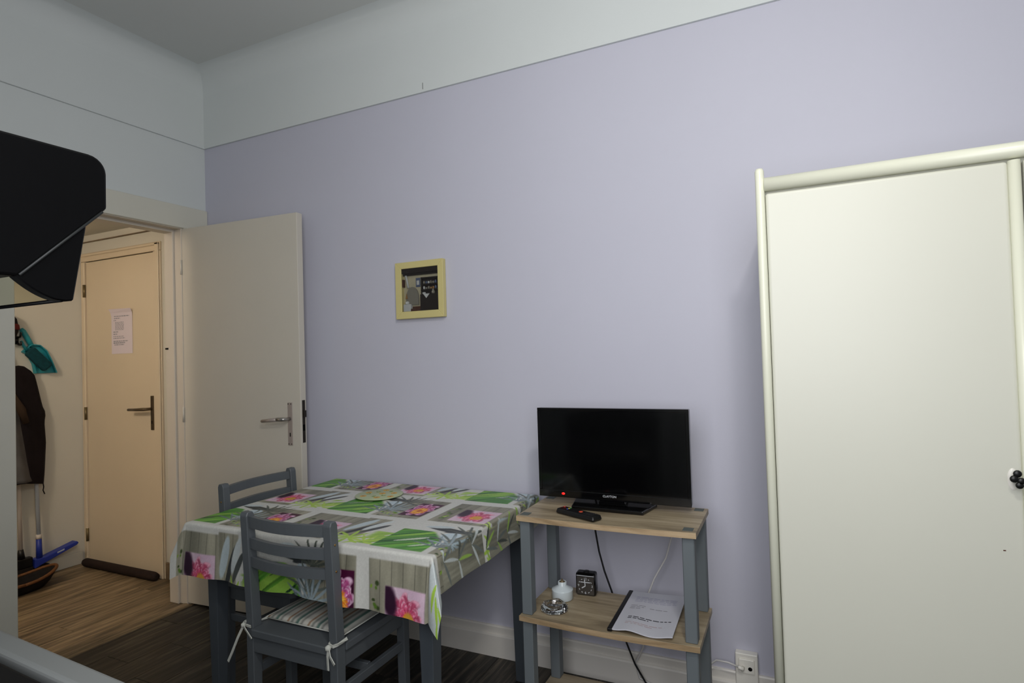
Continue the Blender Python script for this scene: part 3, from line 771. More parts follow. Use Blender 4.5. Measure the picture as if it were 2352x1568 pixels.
# things on the middle shelf
ZM = 0.4105
ck = thing('alarm_clock', 'small square black alarm clock beside the white oil lamp on the middle shelf', 'clock', (2.283, -0.222, ZM), math.radians(4))
MB().box(-0.037, 0.037, -0.012, 0.028, 0.0, 0.082, 0.009, 3).build('case', M['black_gloss'], ck)
fc = MB().box(-0.032, 0.032, -0.0135, -0.011, 0.006, 0.070, 0.002, 1).build('dial', mat('brown_dial', (62, 58, 54), 0.4, noise=0.2, nscale=60), ck)
MB().box(-0.032, 0.032, -0.0138, -0.0118, 0.0715, 0.0735).build('chrome_line', M['silver'], ck)
b = MB()
for k in (1, 2, 4, 5, 7, 8, 10, 11):
    a = 2*PI*k/12
    b.box(-0.0025, 0.0025, -0.0146, -0.0136, -0.001, 0.001, mtx=Matrix.Translation((0.025*math.sin(a), 0, 0.037+0.026*math.cos(a))) @ Matrix.Rotation(a, 4, 'Y'))
b.build('hour_marks', M['silver'], fc)['kind'] = 'stuff'
for (txt, nx_c, nz_c) in (('12', 0.0, 0.0615), ('3', 0.025, 0.037), ('6', 0.0, 0.0125), ('9', -0.025, 0.037)):
    o = bpy.data.objects.new('numeral', text_mesh(txt, 0.012, M['silver'], 'numeral', 0.0003)); C.objects.link(o)
    o.parent = fc; o.location = (nx_c, -0.0139, nz_c); o.rotation_euler = (PI/2, 0, 0)
b = MB()
for (a, l, wd_) in ((math.radians(-6), 0.023, 0.0016), (math.radians(238), 0.015, 0.0018)):
    b.box(-wd_, wd_, -0.0150, -0.0144, 0, l, mtx=Matrix.Translation((0, 0, 0.037)) @ Matrix.Rotation(a, 4, 'Y'))
b.build('hands', M['silver'], fc)
MB().box(-0.018, 0.018, -0.0146, -0.0136, 0.0485, 0.0515).build('alarm_print', M['silver'], fc)
MB().lathe([(0.012, 0), (0.011, 0.003), (0, 0.0035)], c=(0, 0.008, 0.081), n=16).build('snooze_button', M['black_plastic'], ck)

ol = thing('oil_lamp', 'small white glass oil lamp base standing on the middle shelf', 'oil lamp', (2.213, -0.282, ZM))
MB().lathe([(0, 0), (0.035, 0), (0.038, 0.003), (0.038, 0.032), (0.0385, 0.034), (0.037, 0.0355), (0.0165, 0.0465), (0.0155, 0.048), (0.0155, 0.060), (0.0145, 0.061), (0.012, 0.061), (0.011, 0.058), (0.0, 0.058)], n=36).build('reservoir', M['milk_glass'], ol)
MB().lathe([(0.010, 0.058), (0.010, 0.061), (0.004, 0.063), (0.003, 0.069), (0, 0.0695)], n=16).build('wick_holder', M['wick'], ol)

at_ = thing('ashtray', 'round cut-glass ashtray in front of the white oil lamp on the shelf', 'ashtray', (2.222, -0.385, ZM))
b = MB(); n = 48
prof = [(0.0, 0.0), (0.032, 0.0), (0.045, 0.005), (0.047, 0.012), (0.036, 0.025), (0.028, 0.025), (0.023, 0.013), (0.0, 0.009)]
b.lathe(prof, n=n)
for v in b.bm.verts:
    r = math.hypot(v.co.x, v.co.y)
    if r > 0.024:
        a = math.atan2(v.co.y, v.co.x); s = 1+0.03*math.cos(8*a)
        v.co.x *= s; v.co.y *= s
        if v.co.z > 0.02: v.co.z += 0.002*math.cos(4*a)
o = b.build('bowl', None, at_)
gm = bpy.data.materials.new('cut_glass'); gm.use_nodes = True
pb = gm.node_tree.nodes['Principled BSDF']; pb.inputs['Transmission Weight'].default_value = 1.0; pb.inputs['Roughness'].default_value = 0.02; pb.inputs['IOR'].default_value = 1.5
o.data.materials.clear(); o.data.materials.append(gm)
for f in o.data.polygons: f.use_smooth = False

# bound document
dc = thing('document', 'white bound document with a black spine lying on the middle shelf', 'document', (2.430, -0.463, ZM), math.radians(1.5))
NX, NY = 16, 12
b = MB(); top = []; bot = []
def dz(u, v): return 0.0095 + 0.005*math.sin(u*2*PI*1.25-0.5)*(1-v)*min(1, u*4) + 0.010*u*u*(v)*0.6
for j in range(NY+1):
    v = j/NY
    top.append([b.bm.verts.new((0.012+0.19*i/NX, 0.312*v, dz(i/NX, v))) for i in range(NX+1)])
    bot.append([b.bm.verts.new((0.012+0.19*i/NX, 0.312*v, dz(i/NX, v)-0.0035)) for i in range(NX+1)])
for j in range(NY):
    for i in range(NX):
        b.bm.faces.new((top[j][i], top[j][i+1], top[j+1][i+1], top[j+1][i]))
        b.bm.faces.new((bot[j][i], bot[j+1][i], bot[j+1][i+1], bot[j][i+1]))
for j in range(NY):
    b.bm.faces.new((top[j][0], top[j+1][0], bot[j+1][0], bot[j][0])); b.bm.faces.new((top[j][NX], bot[j][NX], bot[j+1][NX], top[j+1][NX]))
for i in range(NX):
    b.bm.faces.new((top[0][i], bot[0][i], bot[0][i+1], top[0][i+1])); b.bm.faces.new((top[NY][i], top[NY][i+1], bot[NY][i+1], bot[NY][i]))
b.build('pages', M['paper'], dc, angle=40)
MB().box(0.0, 0.016, -0.003, 0.315, 0.0, 0.011, 0.003, 2).build('spine', M['black_plastic'], dc)
def docq(xa, xb, v, h):
    f = lambda x, y: (x, y, dz((x-0.012)/0.19, y/0.312)+0.0007)
    return [f(xa, v), f(xb, v), f(xb, v+h), f(xa, v+h)]
print_lines([(0.045, 0.182, 0.098, 0.0045), (0.045, 0.112, 0.087, 0.0045)], 3, docq).build('title_print', M['ink'], dc)['kind'] = 'stuff'
print_lines([(0.045, 0.16, 0.058, 0.003), (0.045, 0.13, 0.048, 0.003)], 5, docq).build('red_print', M['ink_pink'], dc)['kind'] = 'stuff'
print_lines([(0.035, 0.085, 0.190, 0.003), (0.035, 0.085, 0.178, 0.003), (0.035, 0.07, 0.166, 0.003), (0.10, 0.16, 0.178, 0.003)], 6, docq).build('address_print', M['ink_soft'], dc)['kind'] = 'stuff'
print_lines([(0.04, 0.18, 0.262-0.012*i, 0.003) for i in range(4)], 8, docq).build('header_print', M['ink_blue'], dc)['kind'] = 'stuff'

# cables
cb_ = MB().tube([(2.33, -0.20, 0.80), (2.30, -0.145, 0.76), (2.285, -0.12, 0.66), (2.292, -0.11, 0.585), (2.297, -0.10, 0.53), (2.315, -0.10, 0.46), (2.34, -0.10, 0.39), (2.365, -0.09, 0.30), (2.385, -0.075, 0.19), (2.41, -0.06, 0.11), (2.46, -0.05, 0.02), (2.50, -0.05, 0.006), (2.60, -0.06, 0.006)], 0.0035, 8)
tag(cb_.build('power_cable', M['black_cable'], origin=(2.46, -0.05, 0.0)), 'black power cable hanging behind the shelf stand', 'cable')
cb_ = MB().tube([(2.56, -0.20, 0.80), (2.575, -0.13, 0.74), (2.572, -0.09, 0.62), (2.545, -0.08, 0.53), (2.50, -0.08, 0.45), (2.475, -0.08, 0.39), (2.47, -0.08, 0.29), (2.44, -0.048, 0.17), (2.405, -0.034, 0.10), (2.42, -0.034, 0.045), (2.50, -0.034, 0.022), (2.60, -0.05, 0.07), (2.66, -0.045, 0.135), (2.705, -0.05, 0.176), (2.745, -0.06, 0.180), (2.777, -0.0535, 0.168)], 0.0032, 8)
tag(cb_.build('aerial_cable', M['white_cable'], origin=(2.60, -0.05, 0.0)), 'thin white aerial cable looping from behind the shelf to the wall outlet', 'cable')

# ================================================================== TABLE
TX0, TX1, TY0, TY1, TZ = 0.990, 2.032, -0.845, -0.078, 0.718
tb = thing('dining_table', 'slate grey dining table under the flowered cloth', 'table', (TX0, TY0, 0.0))
TW, TD = TX1-TX0, TY1-TY0
MB().box(0, TW, 0, TD, TZ-0.020, TZ, 0.004, 2).build('tabletop', M['table_grey'], tb)
def leg(cx, cy):
    a, c = 0.027, 0.0175
    return MB().tbox((cx-c, cx+c, cy-c, cy+c, 0.0), (cx-a, cx+a, cy-a, cy+a, TZ-0.021), 0.002)
LXs = (0.056, TW-0.058); LYs = (0.072, TD-0.062)
for lx in LXs:
    for ly in LYs: leg(lx, ly).build('leg', M['table_grey'], tb)
for ly in LYs: MB().box(LXs[0]+0.02, LXs[1]-0.02, ly-0.009, ly+0.009, TZ-0.095, TZ-0.021, 0.002, 1).build('apron', M['table_grey'], tb)
for lx in LXs: MB().box(lx-0.009, lx+0.009, LYs[0]+0.02, LYs[1]-0.02, TZ-0.095, TZ-0.021, 0.002, 1).build('apron', M['table_grey'], tb)

# ---- printed oilcloth: pattern painted into a colour attribute, cloth draped with dog-ear corners
OL, OR, OF, OB = 0.100, 0.118, 0.186, 0.060       # overhang left, right, front, back
RES = 0.0029
UX = np.arange(TX0-OL, TX1+OR+RES*0.5, RES); VY = np.arange(TY0-OF, TY1+OB+RES*0.5, RES)
GX, GY = np.meshgrid(UX, VY)                       # cloth coordinates, metres
def vnoise(x, y, seed):
    r = np.random.default_rng(seed); G = r.random((64, 64))
    xi = np.floor(x).astype(int); yi = np.floor(y).astype(int); fx = x-xi; fy = y-yi
    fx = fx*fx*(3-2*fx); fy = fy*fy*(3-2*fy)
    g = lambda a, b: G[np.mod(a, 64), np.mod(b, 64)]
    return (g(xi, yi)*(1-fx)+g(xi+1, yi)*fx)*(1-fy)+(g(xi, yi+1)*(1-fx)+g(xi+1, yi+1)*fx)*fy
def fbm(x, y, s): return 0.55*vnoise(x, y, s)+0.3*vnoise(x*2.1, y*2.1, s+1)+0.15*vnoise(x*4.3, y*4.3, s+2)
IMG = np.empty(GX.shape+(3,)); IMG[:] = (206, 206, 200)
def blend(mask, col):
    mk = np.clip(mask, 0, 1)[..., None]
    IMG[:] = IMG*(1-mk)+np.asarray(col)*mk
def sst(a, b, x): t = np.clip((x-a)/(b-a), 0, 1); return t*t*(3-2*t)
def rect(s, v, x0, x1, y0, y1, e=0.003): return sst(x0-e, x0+e, s)*(1-sst(x1-e, x1+e, s))*sst(y0-e, y0+e, v)*(1-sst(y1-e, y1+e, v))
PX, RH = 0.880, 0.290
row = np.floor((GY+0.850)/RH)                      # row index, 0 = front row on the table top
vv = (GY+0.850)-row*RH                             # 0..RH up the row
ss = np.mod(GX-0.915-0.5*PX*np.mod(row, 2), PX)
cell = np.floor((GX-0.915-0.5*PX*np.mod(row, 2))/PX)
sd = (row*7+cell*13)
# weathered wood panels
woodc = fbm(ss*26, vv*4+sd, 3)
wd_line = np.abs(np.mod(ss, 0.042)-0.021) > 0.0195
WOOD = np.stack([105+75*woodc, 104+72*woodc, 90+66*woodc], -1)
WOOD[wd_line] *= 0.72
def woodrect(x0, x1, y0, y1):
    mk = rect(ss, vv, x0, x1, y0, y1); blend(mk, WOOD)
woodrect(0.215, 0.415, 0.018, 0.262); woodrect(0.462, 0.685, 0.018, 0.262); woodrect(0.685, 0.785, 0.075, 0.272)
# pale blue glassy stones and dark stones
def ell(cx, cy, a, b, rot, e=0.12):
    c, s = math.cos(rot), math.sin(rot); x = (ss-cx)*c+(vv-cy)*s; y = -(ss-cx)*s+(vv-cy)*c
    return 1-sst(1-e, 1+e, np.sqrt((x/a)**2+(y/b)**2)+0.10*(fbm(ss*60, vv*60, 9)-0.5))
blend(ell(0.715, 0.19, 0.018, 0.075, -0.25), (186, 200, 204)); blend(ell(0.745, 0.155, 0.013, 0.085, -0.35), (52, 55, 56)); blend(ell(0.775, 0.20, 0.016, 0.065, -0.3), (200, 208, 208))
blend(ell(0.79, 0.165, 0.012, 0.06, -0.45), (74, 78, 76))
blend(ell(0.155, 0.235, 0.085, 0.018, -0.15), (58, 62, 62)); blend(ell(0.11, 0.255, 0.05, 0.013, 0.2), (190, 200, 202)); blend(ell(0.195, 0.185, 0.035, 0.028, 0.3), (188, 204, 212)); blend(ell(0.20, 0.225, 0.05, 0.010, 0.25), (60, 64, 66))
# green bamboo blocks: slanted blades
ga = ss*0.82+vv*0.57; gb = -ss*0.57+vv*0.82
gn = vnoise(ga*9+sd*3.1, gb*95, 21); gn2 = vnoise(ga*6+sd, gb*45, 22)
GRN = np.stack([40+62*gn+64*gn2**2, 92+62*gn+52*gn2, 40+30*gn], -1)
GRN *= (0.72+0.5*vnoise(ga*5, gb*170, 23))[..., None]; GRN[(gn2 > 0.74)] = (140, 184, 72); GRN[(gn < 0.16)] = (28, 62, 34); GRN[(gn2 < 0.12)] = (190, 204, 176)
edge_n = 0.02*(vnoise(ss*30, vv*30, 31)-0.5)
gm_ = rect(ss+edge_n*0.4, vv, -0.01, 0.19, 0.022, 0.205)*(1-sst(0.0, 0.02, (ss-0.125)+(vv-0.13)*0.9-0.055)*sst(0.12, 0.14, vv))
blend(gm_, GRN)
# left part of the green block wraps over the period
gm2 = rect(ss, vv, 0.80, 0.882, 0.03, 0.15)*sst(0.0, 0.03, (ss-0.80)-(0.15-vv)*0.05)
GR2 = np.stack([120+60*gn, 165+45*gn, 60+40*gn], -1)
blend(gm2*(gn2 > 0.42), GR2)
# yellow-green leaf sprays
def leaf_fan(cx, cy, ln, col, angs, wdt=0.006):
    for a in angs:
        x = (ss-cx)*math.cos(a)+(vv-cy)*math.sin(a); y = -(ss-cx)*math.sin(a)+(vv-cy)*math.cos(a)
        t = x/ln
        hw = wdt*np.sin(np.clip(t, 0, 1)*PI)**0.7
        blend((t > 0)*(t < 1)*(1-sst(0.6, 1.1, np.abs(y-0.012*t*t)/(hw+1e-5))), col)
leaf_fan(0.765, 0.060, 0.075, (166, 200, 76), (0.2, 0.9, 1.6, 2.4, 3.0, 3.7, 4.6, 5.6), 0.008)
leaf_fan(0.835, 0.045, 0.065, (176, 206, 84), (0.5, 1.2, 2.0, 2.8, 3.5, 5.9), 0.007)
leaf_fan(0.700, 0.045, 0.055, (184, 210, 110), (0.4, 1.3, 2.2, 3.0), 0.006)
# grey-blue grass sprays over the seams
for (gx, gy, c) in ((0.205, 0.075, (112, 126, 130)), (0.225, 0.13, (96, 104, 98)), (0.238, 0.10, (150, 166, 172)), (0.24, 0.21, (84, 90, 82))):
    leaf_fan(gx, gy, 0.105, c, (0.2, 0.55, 1.0, 1.35, 1.8, 2.3, 2.75, -0.5), 0.0055)
# buds: small green dots
for k in range(26):
    r2 = random.Random(k); cx = r2.uniform(0.222, 0.30); cy = r2.uniform(0.022, 0.085)
    if k % 2: cx = r2.uniform(0.465, 0.50); cy = r2.uniform(0.05, 0.2)
    blend(ell(cx, cy, r2.uniform(0.004, 0.009), r2.uniform(0.004, 0.008), r2.uniform(0, 3), 0.3), r2.choice(((126, 160, 52), (88, 120, 44), (168, 190, 96), (60, 74, 40))))
# water-lily flowers
def flower(x0, x1, y0, y1, bg, bg2, outer, inner, rim, cx, cy, R, sq, cen):
    mk = rect(ss, vv, x0, x1, y0, y1, 0.002)
    bgn = fbm(ss*22+3, vv*22, 41)
    BG = np.asarray(bg)*(1-bgn[..., None])+np.asarray(bg2)*bgn[..., None]
    blend(mk, BG)
    dx = (ss-cx); dy = (vv-cy)/sq
    r = np.hypot(dx, dy)/R; th = np.arctan2(dy, dx)
    j1 = vnoise(th*2.2+30, r*3.5, 52)-0.5
    for (sc, npet, ph, dk) in ((1.08, 7, 0.2, 0.80), (0.90, 8, 1.1, 0.92), (0.70, 9, 0.5, 1.0), (0.52, 9, 1.4, 1.06)):
        w_ = np.abs(np.cos(npet*(th+0.35*j1)/2+ph))
        pr = sc*(0.60+0.40*w_**0.8)*(1+0.25*j1)
        t = r/pr
        vein = 0.86+0.28*vnoise(th*14+20, r*2.5, 51)
        k = np.clip(w_*0.9+0.25*(1-t)-0.1, 0, 1)[..., None]
        CC = (np.asarray(inner)*(1-k)+np.asarray(outer)*k)*vein[..., None]*dk
        blend(mk*(1-sst(0.93, 1.02, t)), CC)
        blend(mk*sst(0.80, 0.93, t)*(1-sst(0.95, 1.02, t))*0.75*w_, np.asarray(rim)*vein[..., None])
    st_ = vnoise(th*13+40, r*4, 61)
    ORG = np.stack([214+40*st_, 96+120*st_, 24+60*st_], -1)
    rc_ = np.hypot(dx, dy+0.010)/R
    blend(mk*(1-sst(cen*0.82, cen, rc_+0.22*(st_-0.5))), ORG)
    blend(mk*(1-sst(cen*0.2, cen*0.34, rc_)), (188, 84, 26))
flower(0.312, 0.410, 0.050, 0.218, (78, 12, 52), (44, 8, 34), (206, 96, 158), (132, 24, 84), (238, 222, 234), 0.362, 0.132, 0.052, 1.5, 0.58)
flower(0.525, 0.672, 0.045, 0.190, (206, 172, 196), (226, 206, 216), (226, 104, 142), (176, 34, 74), (244, 196, 214), 0.605, 0.112, 0.060, 1.05, 0.34)
blend(ell(0.54, 0.15, 0.025, 0.05, 0.2, 0.3)*rect(ss, vv, 0.525, 0.672, 0.045, 0.190), (48, 22, 44))
blend(ell(0.615, 0.105, 0.016, 0.022, 0.5, 0.3)*rect(ss, vv, 0.525, 0.672, 0.045, 0.190), (212, 160, 60))
# past the right edge of the table the print runs out into wood and palm leaves
rm = sst(2.050, 2.060, GX)*(GY > -0.60)+sst(2.050, 2.060, GX)*(GY <= -0.60)
wr = fbm(GY*5+9, GX*60, 91)
blend(rm*(np.mod(GY+0.85, 0.29) > 0.035), np.stack([92+90*wr, 92+88*wr, 80+80*wr], -1))
blend(sst(2.04, 2.05, GX)*(1-sst(-0.862, -0.852, GY)), (196, 204, 204))
for k in range(9):
    r2 = random.Random(100+k); cy0 = -0.80+0.085*k; cx0_ = 2.062+r2.uniform(0, 0.05)
    for a in (0.5, 1.3, 2.1, 2.9):
        a += r2.uniform(-0.3, 0.3)
        x = (GX-cx0_)*math.cos(a)+(GY-cy0)*math.sin(a); y = -(GX-cx0_)*math.sin(a)+(GY-cy0)*math.cos(a); t = x/0.085
        hw_ = 0.0065*np.sin(np.clip(t, 0, 1)*PI)**0.7
        blend((GX > 2.035)*(t > 0)*(t < 1)*(1-sst(0.6, 1.1, np.abs(y+0.01*t*t)/(hw_+1e-5))), ((70, 76, 70), (104, 112, 108), (82, 86, 78), (150, 186, 84), (190, 198, 196))[(k*4+int(a*3)) % 5])
for (lx_, ly_, a) in ((2.10, -0.93, -1.1), (2.12, -0.95, -0.7), (2.09, -0.90, -1.6), (2.13, -0.99, -1.3)):
    x = (GX-lx_)*math.cos(a)+(GY-ly_)*math.sin(a); y = -(GX-lx_)*math.sin(a)+(GY-ly_)*math.cos(a); t = x/0.09
    blend((t > 0)*(t < 1)*(1-sst(0.6, 1.1, np.abs(y)/(0.009*np.sin(np.clip(t, 0, 1)*PI)**0.7+1e-5))), (164, 200, 74))
# fine print grain
IMG *= (0.97+0.06*vnoise(GX*300, GY*300, 71))[..., None]
IMG = np.clip(IMG, 0, 255)/255
LINC = np.where(IMG <= 0.04045, IMG/12.92, ((IMG+0.055)/1.055)**2.4)

# drape
ZT = TZ+0.0022; RB = 0.010
def drape(gx, gy):
    px = np.clip(gx, TX0, TX1); py = np.clip(gy, TY0, TY1)
    ox = gx-px; oy = gy-py
    d = np.hypot(ox, oy)
    nx = np.sign(ox); ny = np.sign(oy)
    corner = (ox != 0) & (oy != 0)
    ax = np.abs(ox); ay = np.abs(oy)
    # vertical drop and outward offset with a rounded edge
    def roll(dd):
        a = np.minimum(dd/RB, PI/2)
        out = RB*np.sin(a); drop = RB*(1-np.cos(a))+np.maximum(dd-RB*PI/2, 0)
        return out, drop
    o1, dr1 = roll(d)
    X = px.copy(); Y = py.copy(); Z = np.full_like(gx, ZT)
    # plain skirts
    flare = 0.05*np.maximum(dr1-0.01, 0)
    wav = np.where(np.abs(oy) > 0, 0.007*np.sin(gx*19+1.0)+0.004*np.sin(gx*41), 0.004*np.sin(gy*21))
    wav = (wav+0.006)*np.clip(dr1/0.15, 0, 1)
    hor = o1+flare+wav
    X = X+np.where(corner, 0, nx*hor*(ox != 0)); Y = Y+np.where(corner, 0, ny*hor*(oy != 0)); Z = Z-np.where(corner, 0, dr1)
    # dog-ear corners
    phi = np.arctan2(np.minimum(ax, ay), np.maximum(ax, ay)+1e-9)       # 0..45 deg
    t = phi/(PI/4)
    ang = phi*0.62
    lat = d*np.sin(ang); vert = d*np.cos(ang)
    oc, dc_ = roll(vert)
    base = oc+0.05*np.maximum(dc_-0.01, 0)+0.006*np.clip(dc_/0.15, 0, 1)
    use_y = ay >= ax                      # belongs to front/back skirt side
    fx = np.where(use_y, base*(1-0.0), base); 
    # start from the skirt corner post, then run out along the diagonal
    kb = np.where(oy > 0, 0.10, 1.0)*np.where(ox < 0, 0.75, 1.0)
    sx = nx*(np.where(use_y, 0.0, base)*(1-t)+base*0.75*t)+nx*lat*0.64*kb
    sy = ny*(np.where(use_y, base, 0.0)*(1-t)+base*0.75*t)+ny*lat*0.52*kb
    # keep the two leaves a little apart
    sx = sx+np.where(use_y, -1, 1)*nx*0.006*np.sin(PI*t)*np.clip(d/0.1, 0, 1)
    sy = sy+np.where(use_y, 1, -1)*ny*0.006*np.sin(PI*t)*np.clip(d/0.1, 0, 1)
    X = np.where(corner, px+sx, X); Y = np.where(corner, py+sy, Y); Z = np.where(corner, ZT-dc_, Z)
    return X, Y, Z
DXx, DYy, DZz = drape(GX, GY)
DYy = np.minimum(DYy, -0.030)
# slight lie of the cloth on the top
flat = (GX > TX0+0.02) & (GX < TX1-0.02) & (GY > TY0+0.02) & (GY < TY1-0.02)
DZz = DZz+np.where(flat, 0.0006*np.sin(GX*11)*np.sin(GY*9), 0)
ny_, nx_ = GX.shape
co = np.stack([DXx, DYy, DZz], -1).reshape(-1, 3).astype(np.float32)
org = np.array([(TX0+TX1)/2, (TY0+TY1)/2, TZ], np.float32)
co -= org
idx = np.arange(ny_*nx_).reshape(ny_, nx_)
quads = np.stack([idx[:-1, :-1], idx[:-1, 1:], idx[1:, 1:], idx[1:, :-1]], -1).reshape(-1, 4)
me = bpy.data.meshes.new('tablecloth')
me.vertices.add(len(co)); me.vertices.foreach_set('co', co.ravel())
me.loops.add(quads.size); me.loops.foreach_set('vertex_index', quads.ravel().astype(np.int32))
me.polygons.add(len(quads)); me.polygons.foreach_set('loop_start', np.arange(0, quads.size, 4, dtype=np.int32)); me.polygons.foreach_set('loop_total', np.full(len(quads), 4, np.int32))
me.polygons.foreach_set('use_smooth', np.ones(len(quads), bool))
me.update(calc_edges=True)
at = me.color_attributes.new('print', 'FLOAT_COLOR', 'POINT')
rgba = np.ones((len(co), 4), np.float32); rgba[:, :3] = LINC.reshape(-1, 3)
at.data.foreach_set('color', rgba.ravel())
cm = bpy.data.materials.new('printed_oilcloth'); cm.use_nodes = True
pb = cm.node_tree.nodes['Principled BSDF']; pb.inputs['Roughness'].default_value = 0.42; pb.inputs['Specular IOR Level'].default_value = 0.35
an = cm.node_tree.nodes.new('ShaderNodeAttribute'); an.attribute_name = 'print'
cm.node_tree.links.new(an.outputs['Color'], pb.inputs['Base Color'])
me.materials.append(cm)
tc_ = bpy.data.objects.new('tablecloth', me); C.objects.link(tc_); tc_.location = org.tolist()
tag(tc_, 'white oilcloth printed with lilies, bamboo and stones draped over the dining table', 'tablecloth')

# round floral mat
pm = thing('table_mat', 'round pale green flowered mat lying on the patterned tablecloth', 'table mat', (1.420, -0.300, ZT+0.0008), 0.3)
n = 48
MB().lathe([(0, 0), (0.082, 0.0), (0.096, 0.004), (0.098, 0.0065), (0.096, 0.0075), (0.0, 0.0068)], n=n).build('disc', mat('pale_green_glaze', (178, 190, 148), 0.3, 0.5, noise=0.05, nscale=20), pm)
fo = mat('orange_petals', (206, 160, 62), 0.4); fc_ = mat('brown_flower_centre', (150, 96, 36), 0.4); lf = mat('green_leaves', (128, 146, 74), 0.4)
for (a, r) in ((0.3, 0.06), (1.5, 0.07), (2.7, 0.062), (3.7, 0.066), (4.9, 0.058), (5.7, 0.075), (0.9, 0.015)):
    b = MB(); cx, cy = r*math.cos(a), r*math.sin(a)
    for k in range(8):
        t = 2*PI*k/8; b.prism([(cx+0.003*math.cos(t+0.6), cy+0.003*math.sin(t+0.6)), (cx+0.013*math.cos(t+0.25), cy+0.013*math.sin(t+0.25)), (cx+0.014*math.cos(t), cy+0.014*math.sin(t)), (cx+0.013*math.cos(t-0.25), cy+0.013*math.sin(t-0.25)), (cx+0.003*math.cos(t-0.6), cy+0.003*math.sin(t-0.6))], 'Z', 0.0068, 0.0080)
    fl_ = b.build('printed_flower', fo, pm)
    MB().lathe([(0, 0.0084), (0.004, 0.0082), (0.0045, 0.0075)], c=(cx, cy, 0), n=10).build('flower_centre', fc_, fl_)
for (a, r, t) in ((1.0, 0.05, 0.4), (2.1, 0.035, 1.7), (3.2, 0.04, 2.4), (4.3, 0.045, 0.2), (5.3, 0.04, 1.2)):
    cx, cy = r*math.cos(a), r*math.sin(a); b = MB()
    for dt in (-0.5, 0.5):
        u = Vector((math.cos(t+dt), math.sin(t+dt))); v = Vector((-u.y, u.x))
        b.prism([(cx, cy), tuple(Vector((cx, cy))+u*0.01+v*0.004), tuple(Vector((cx, cy))+u*0.02), tuple(Vector((cx, cy))+u*0.01-v*0.004)], 'Z', 0.0068, 0.0079)
    b.build('printed_leaf', lf, pm)

# ================================================================== CHAIRS
CW = 0.382; CH = 0.805; SZ = 0.430; ST0 = 0.270; PW, PD = 0.031, 0.034
def stripes():
    m = bpy.data.materials.new('striped_cushion'); m.use_nodes = True
    nt = m.node_tree; pb = nt.nodes['Principled BSDF']; pb.inputs['Roughness'].default_value = 0.85; pb.inputs['Specular IOR Level'].default_value = 0.2
    tc = nt.nodes.new('ShaderNodeTexCoord'); sx = nt.nodes.new('ShaderNodeSeparateXYZ'); nt.links.new(tc.outputs['Object'], sx.inputs[0])
    mu = nt.nodes.new('ShaderNodeMath'); mu.operation = 'MULTIPLY'; mu.inputs[1].default_value = 1/0.088; nt.links.new(sx.outputs['X'], mu.inputs[0])
    fr = nt.nodes.new('ShaderNodeMath'); fr.operation = 'FRACT'; nt.links.new(mu.outputs[0], fr.inputs[0])
    r = nt.nodes.new('ShaderNodeValToRGB'); r.color_ramp.interpolation = 'LINEAR'
    cols = [(0.0, (196, 194, 184)), (0.12, (196, 194, 184)), (0.17, (150, 122, 100)), (0.22, (156, 130, 108)), (0.27, (190, 188, 178)), (0.38, (120, 124, 118)), (0.5, (186, 184, 176)),
            (0.62, (88, 112, 104)), (0.68, (92, 118, 110)), (0.74, (190, 190, 180)), (0.86, (132, 132, 126)), (0.95, (194, 192, 184))]
    e = r.color_ramp.elements
    e[0].position = 0; e[0].color = (*lin(cols[0][1]), 1); e[1].position = cols[-1][0]; e[1].color = (*lin(cols[-1][1]), 1)
    for p, c in cols[1:-1]:
        x = e.new(p); x.color = (*lin(c), 1)
    nt.links.new(fr.outputs[0], r.inputs['Fac']); nt.links.new(r.outputs['Color'], pb.inputs['Base Color'])
    return m
M['stripe'] = stripes()
M['cushion_dark'] = mat('dark_striped_cushion', (112, 106, 100), 0.85, 0.2, noise=0.2, nscale=14)

